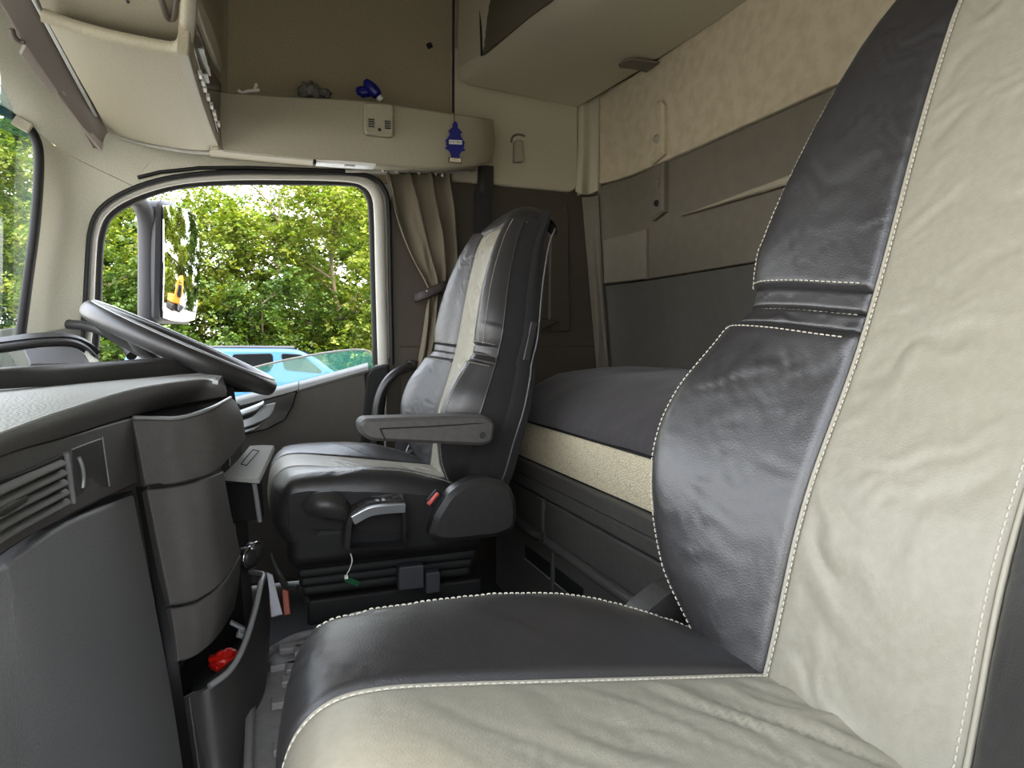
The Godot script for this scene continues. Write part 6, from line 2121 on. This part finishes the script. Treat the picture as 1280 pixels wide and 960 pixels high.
func tree(label: String, at: Vector3, height: float, spread: float, count: int, tone: Color, tone2: Color, sparse: float, seed_: int, leaf: ArrayMesh, low := 0.0, big := 1.0) -> void:
	var t := thing("hedge_tree", label, "tree", at, "trees outside the windows")
	rng.seed = seed_
	var b := MB.new()
	var trunk := [at, at + Vector3(rng.randf_range(-0.2, 0.2), height * 0.3, 0), at + Vector3(rng.randf_range(-0.4, 0.4), height * 0.62, rng.randf_range(-0.3, 0.3)), at + Vector3(rng.randf_range(-0.5, 0.5), height * 0.9, 0)]
	tube(b, smoothed(trunk, 4), [0.08, 0.075, 0.07, 0.065, 0.06, 0.055, 0.05, 0.045, 0.04, 0.035, 0.03, 0.02, 0.015], 7)
	commit(b, "trunk", M.bark, t)
	# limbs carry blobs of foliage
	var blobs := []
	b = MB.new()
	var limbs := 16
	for k in limbs:
		var hh := height * (low + (0.97 - low) * (k + 0.5) / limbs)
		var a := rng.randf() * TAU
		var rad := spread * (0.45 + 0.55 * sin(PI * clampf(0.22 + 0.75 * hh / height, 0.0, 1.0))) * rng.randf_range(0.55, 1.0)
		var root := along(trunk, clampf(hh / height * 0.9, 0.0, 1.0))
		var tip := at + Vector3(cos(a) * rad, hh + rng.randf_range(0.0, 0.5), sin(a) * rad * 0.7)
		var elbow := root.lerp(tip, 0.5) + Vector3(0, rng.randf_range(-0.1, 0.35), 0)
		tube(b, smoothed([root, elbow, tip], 4), [0.035, 0.03, 0.026, 0.022, 0.018, 0.014, 0.01, 0.008, 0.006], 5)
		blobs.append([tip, rng.randf_range(0.5, 0.95) * spread * 0.5])
		blobs.append([elbow, rng.randf_range(0.4, 0.7) * spread * 0.45])
		for z in 2:
			var tw := tip + Vector3(rng.randf_range(-0.8, 0.8), rng.randf_range(0.1, 0.8), rng.randf_range(-0.5, 0.5))
			tube(b, [tip.lerp(elbow, 0.3), tw], [0.012, 0.005], 4)
			blobs.append([tw, rng.randf_range(0.3, 0.55)])
	commit(b, "branches", M.bark, t)
	var mm := MultiMesh.new()
	mm.transform_format = MultiMesh.TRANSFORM_3D
	mm.use_colors = true
	mm.mesh = leaf
	var many := int(count * (1.7 if big < 1.5 else 1.0))
	mm.instance_count = many
	for i in many:
		var bl: Array = blobs[rng.randi() % blobs.size()]
		var d := Vector3(rng.randfn(), rng.randfn(), rng.randfn()).normalized()
		var rr: float = bl[1] * pow(rng.randf(), 0.45) * (1.0 + sparse * rng.randf())
		var pos: Vector3 = bl[0] + d * rr * Vector3(1.1, 0.75, 0.9)
		pos.y = maxf(pos.y, at.y + 0.1)
		var bs := Basis(Vector3(rng.randf() - 0.5, 1, rng.randf() - 0.5).normalized(), rng.randf() * TAU).scaled(Vector3.ONE * rng.randf_range(0.55, 1.25) * big)
		mm.set_instance_transform(i, Transform3D(bs, pos - at))
		var c := tone.lerp(tone2, clampf(rng.randf() * 0.7 + 0.5 * wrinkle.get_noise_3d(pos.x * 0.8, pos.y * 0.8, pos.z * 0.8), 0.0, 1.0)) * rng.randf_range(0.7, 1.25)
		mm.set_instance_color(i, Color(c.r, c.g, c.b, 1.0))
	var mi := MultiMeshInstance3D.new()
	mi.name = "foliage"
	mi.multimesh = mm
	stuff(mi)
	t.add_child(mi, true)


func build_trees() -> void:
	var leaf := leaf_mesh()
	var yl := Color(0.37, 0.36, 0.05)
	var gn := Color(0.15, 0.22, 0.03)
	var dk := Color(0.055, 0.10, 0.02)
	# across the yard, seen through the door window
	tree("yellow-green broadleaf tree behind the van roof", Vector3(-1.6, -1.3, -18.5), 5.2, 2.4, 4600, gn, yl, 0.5, 31, leaf)
	tree("bright green bushy tree right behind the van bonnet", Vector3(1.9, -1.3, -18.0), 7.0, 2.7, 5600, gn, yl, 0.25, 32, leaf)
	tree("tall olive-green tree with open crown behind the window pillar", Vector3(4.3, -1.3, -20.0), 8.4, 3.0, 4600, gn, yl, 0.5, 33, leaf)
	tree("sparse tall tree with bare twigs against the sky", Vector3(0.4, -1.3, -22.5), 8.2, 3.2, 2600, gn, yl, 1.1, 34, leaf, 0.3)
	tree("green tree seen beside the mirror arm", Vector3(-4.6, -1.3, -19.0), 7.6, 2.7, 5200, gn, yl, 0.4, 35, leaf)
	tree("leafy tree seen through the windscreen corner", Vector3(-7.6, -1.3, -19.5), 9.0, 2.9, 4600, dk, gn, 0.4, 36, leaf)
	tree("dark leafy tree beyond the windscreen", Vector3(-10.5, -1.3, -17.5), 8.4, 3.0, 3000, dk, gn, 0.4, 37, leaf)
	tree("low dark hedge bush under the bright trees", Vector3(0.0, -1.3, -17.0), 3.0, 2.2, 2600, dk, gn, 0.3, 38, leaf)
	tree("low dark hedge bush beside the mirror", Vector3(-3.4, -1.3, -17.4), 3.2, 2.2, 2400, dk, gn, 0.3, 39, leaf)
	tree("low green hedge bush at the end of the hedge", Vector3(3.6, -1.3, -17.2), 3.4, 2.2, 2400, dk, gn, 0.3, 40, leaf)
	# behind the truck, in the mirror
	tree("pale tree reflected in the door mirror", Vector3(30.0, -1.3, -22.0), 13.0, 4.6, 7000, gn, yl, 0.2, 41, leaf, 0.0, 3.6)
	tree("green tree behind the orange excavator", Vector3(32.0, -1.3, -17.5), 13.0, 4.6, 7000, gn, yl, 0.2, 42, leaf, 0.0, 3.6)
	tree("dark tree at the back of the yard", Vector3(27.5, -1.3, -26.0), 12.5, 4.4, 6000, dk, gn, 0.2, 43, leaf, 0.0, 3.6)
	# dense growth behind the front row
	tree("dense dark tree behind the yellow-green tree", Vector3(-3.4, -1.3, -25.0), 5.6, 4.2, 4500, dk, gn, 0.1, 44, leaf, 0.0, 3.0)
	tree("dense dark tree behind the bushy green tree", Vector3(3.4, -1.3, -25.0), 8.2, 4.2, 4500, dk, gn, 0.1, 45, leaf, 0.0, 3.0)
	tree("dense dark tree far behind the windscreen corner", Vector3(-10.0, -1.3, -25.5), 8.6, 4.4, 4500, dk, gn, 0.1, 46, leaf, 0.0, 3.0)


func build_digger() -> void:
	var c := Vector3(23.0, -1.3, -16.6)
	var d := thing("excavator", "orange tracked excavator standing in the yard behind the truck", "excavator", c)
	var b := MB.new()
	for s in [-0.9, 0.9]:
		b = MB.new()
		rbox(b, c + Vector3(0, 0.35, s), Vector3(2.8, 0.7, 0.5), 0.3, Basis.IDENTITY, 4)
		commit(b, "track", M.tyre, d)
	b = MB.new()
	rbox(b, c + Vector3(0.3, 1.15, 0), Vector3(2.4, 0.8, 2.0), 0.12)
	commit(b, "engine_body", M.digger_orange, d)
	b = MB.new()
	rbox(b, c + Vector3(-0.6, 2.0, -0.45), Vector3(1.2, 1.2, 0.95), 0.1)
	commit(b, "cab", M.van_glass, d)
	b = MB.new()
	rbox(b, c + Vector3(-0.6, 2.66, -0.45), Vector3(1.3, 0.12, 1.05), 0.05)
	commit(b, "cab_roof", M.digger_orange, d)
	b = MB.new()
	tube(b, smoothed([c + Vector3(-0.6, 1.3, 0.4), c + Vector3(-1.6, 3.0, 0.4), c + Vector3(-3.2, 3.2, 0.4)], 5), 0.18, 8, false, Vector3.UP, 1.4)
	commit(b, "boom", M.digger_orange, d)
	b = MB.new()
	tube(b, [c + Vector3(-3.2, 3.3, 0.4), c + Vector3(-3.5, 0.9, 0.4)], 0.13, 8)
	commit(b, "dipper", M.digger_orange, d)
	b = MB.new()
	slab(b, [[c + Vector3(-3.7, 0.9, 0.0), c + Vector3(-3.7, 0.9, 0.8)], [c + Vector3(-3.2, 0.4, 0.0), c + Vector3(-3.2, 0.4, 0.8)], [c + Vector3(-2.8, 0.9, 0.0), c + Vector3(-2.8, 0.9, 0.8)]], 0.06, 0.01, Vector3(0, 1, 0), 6, 10)
	commit(b, "bucket", M.mirror_case, d)
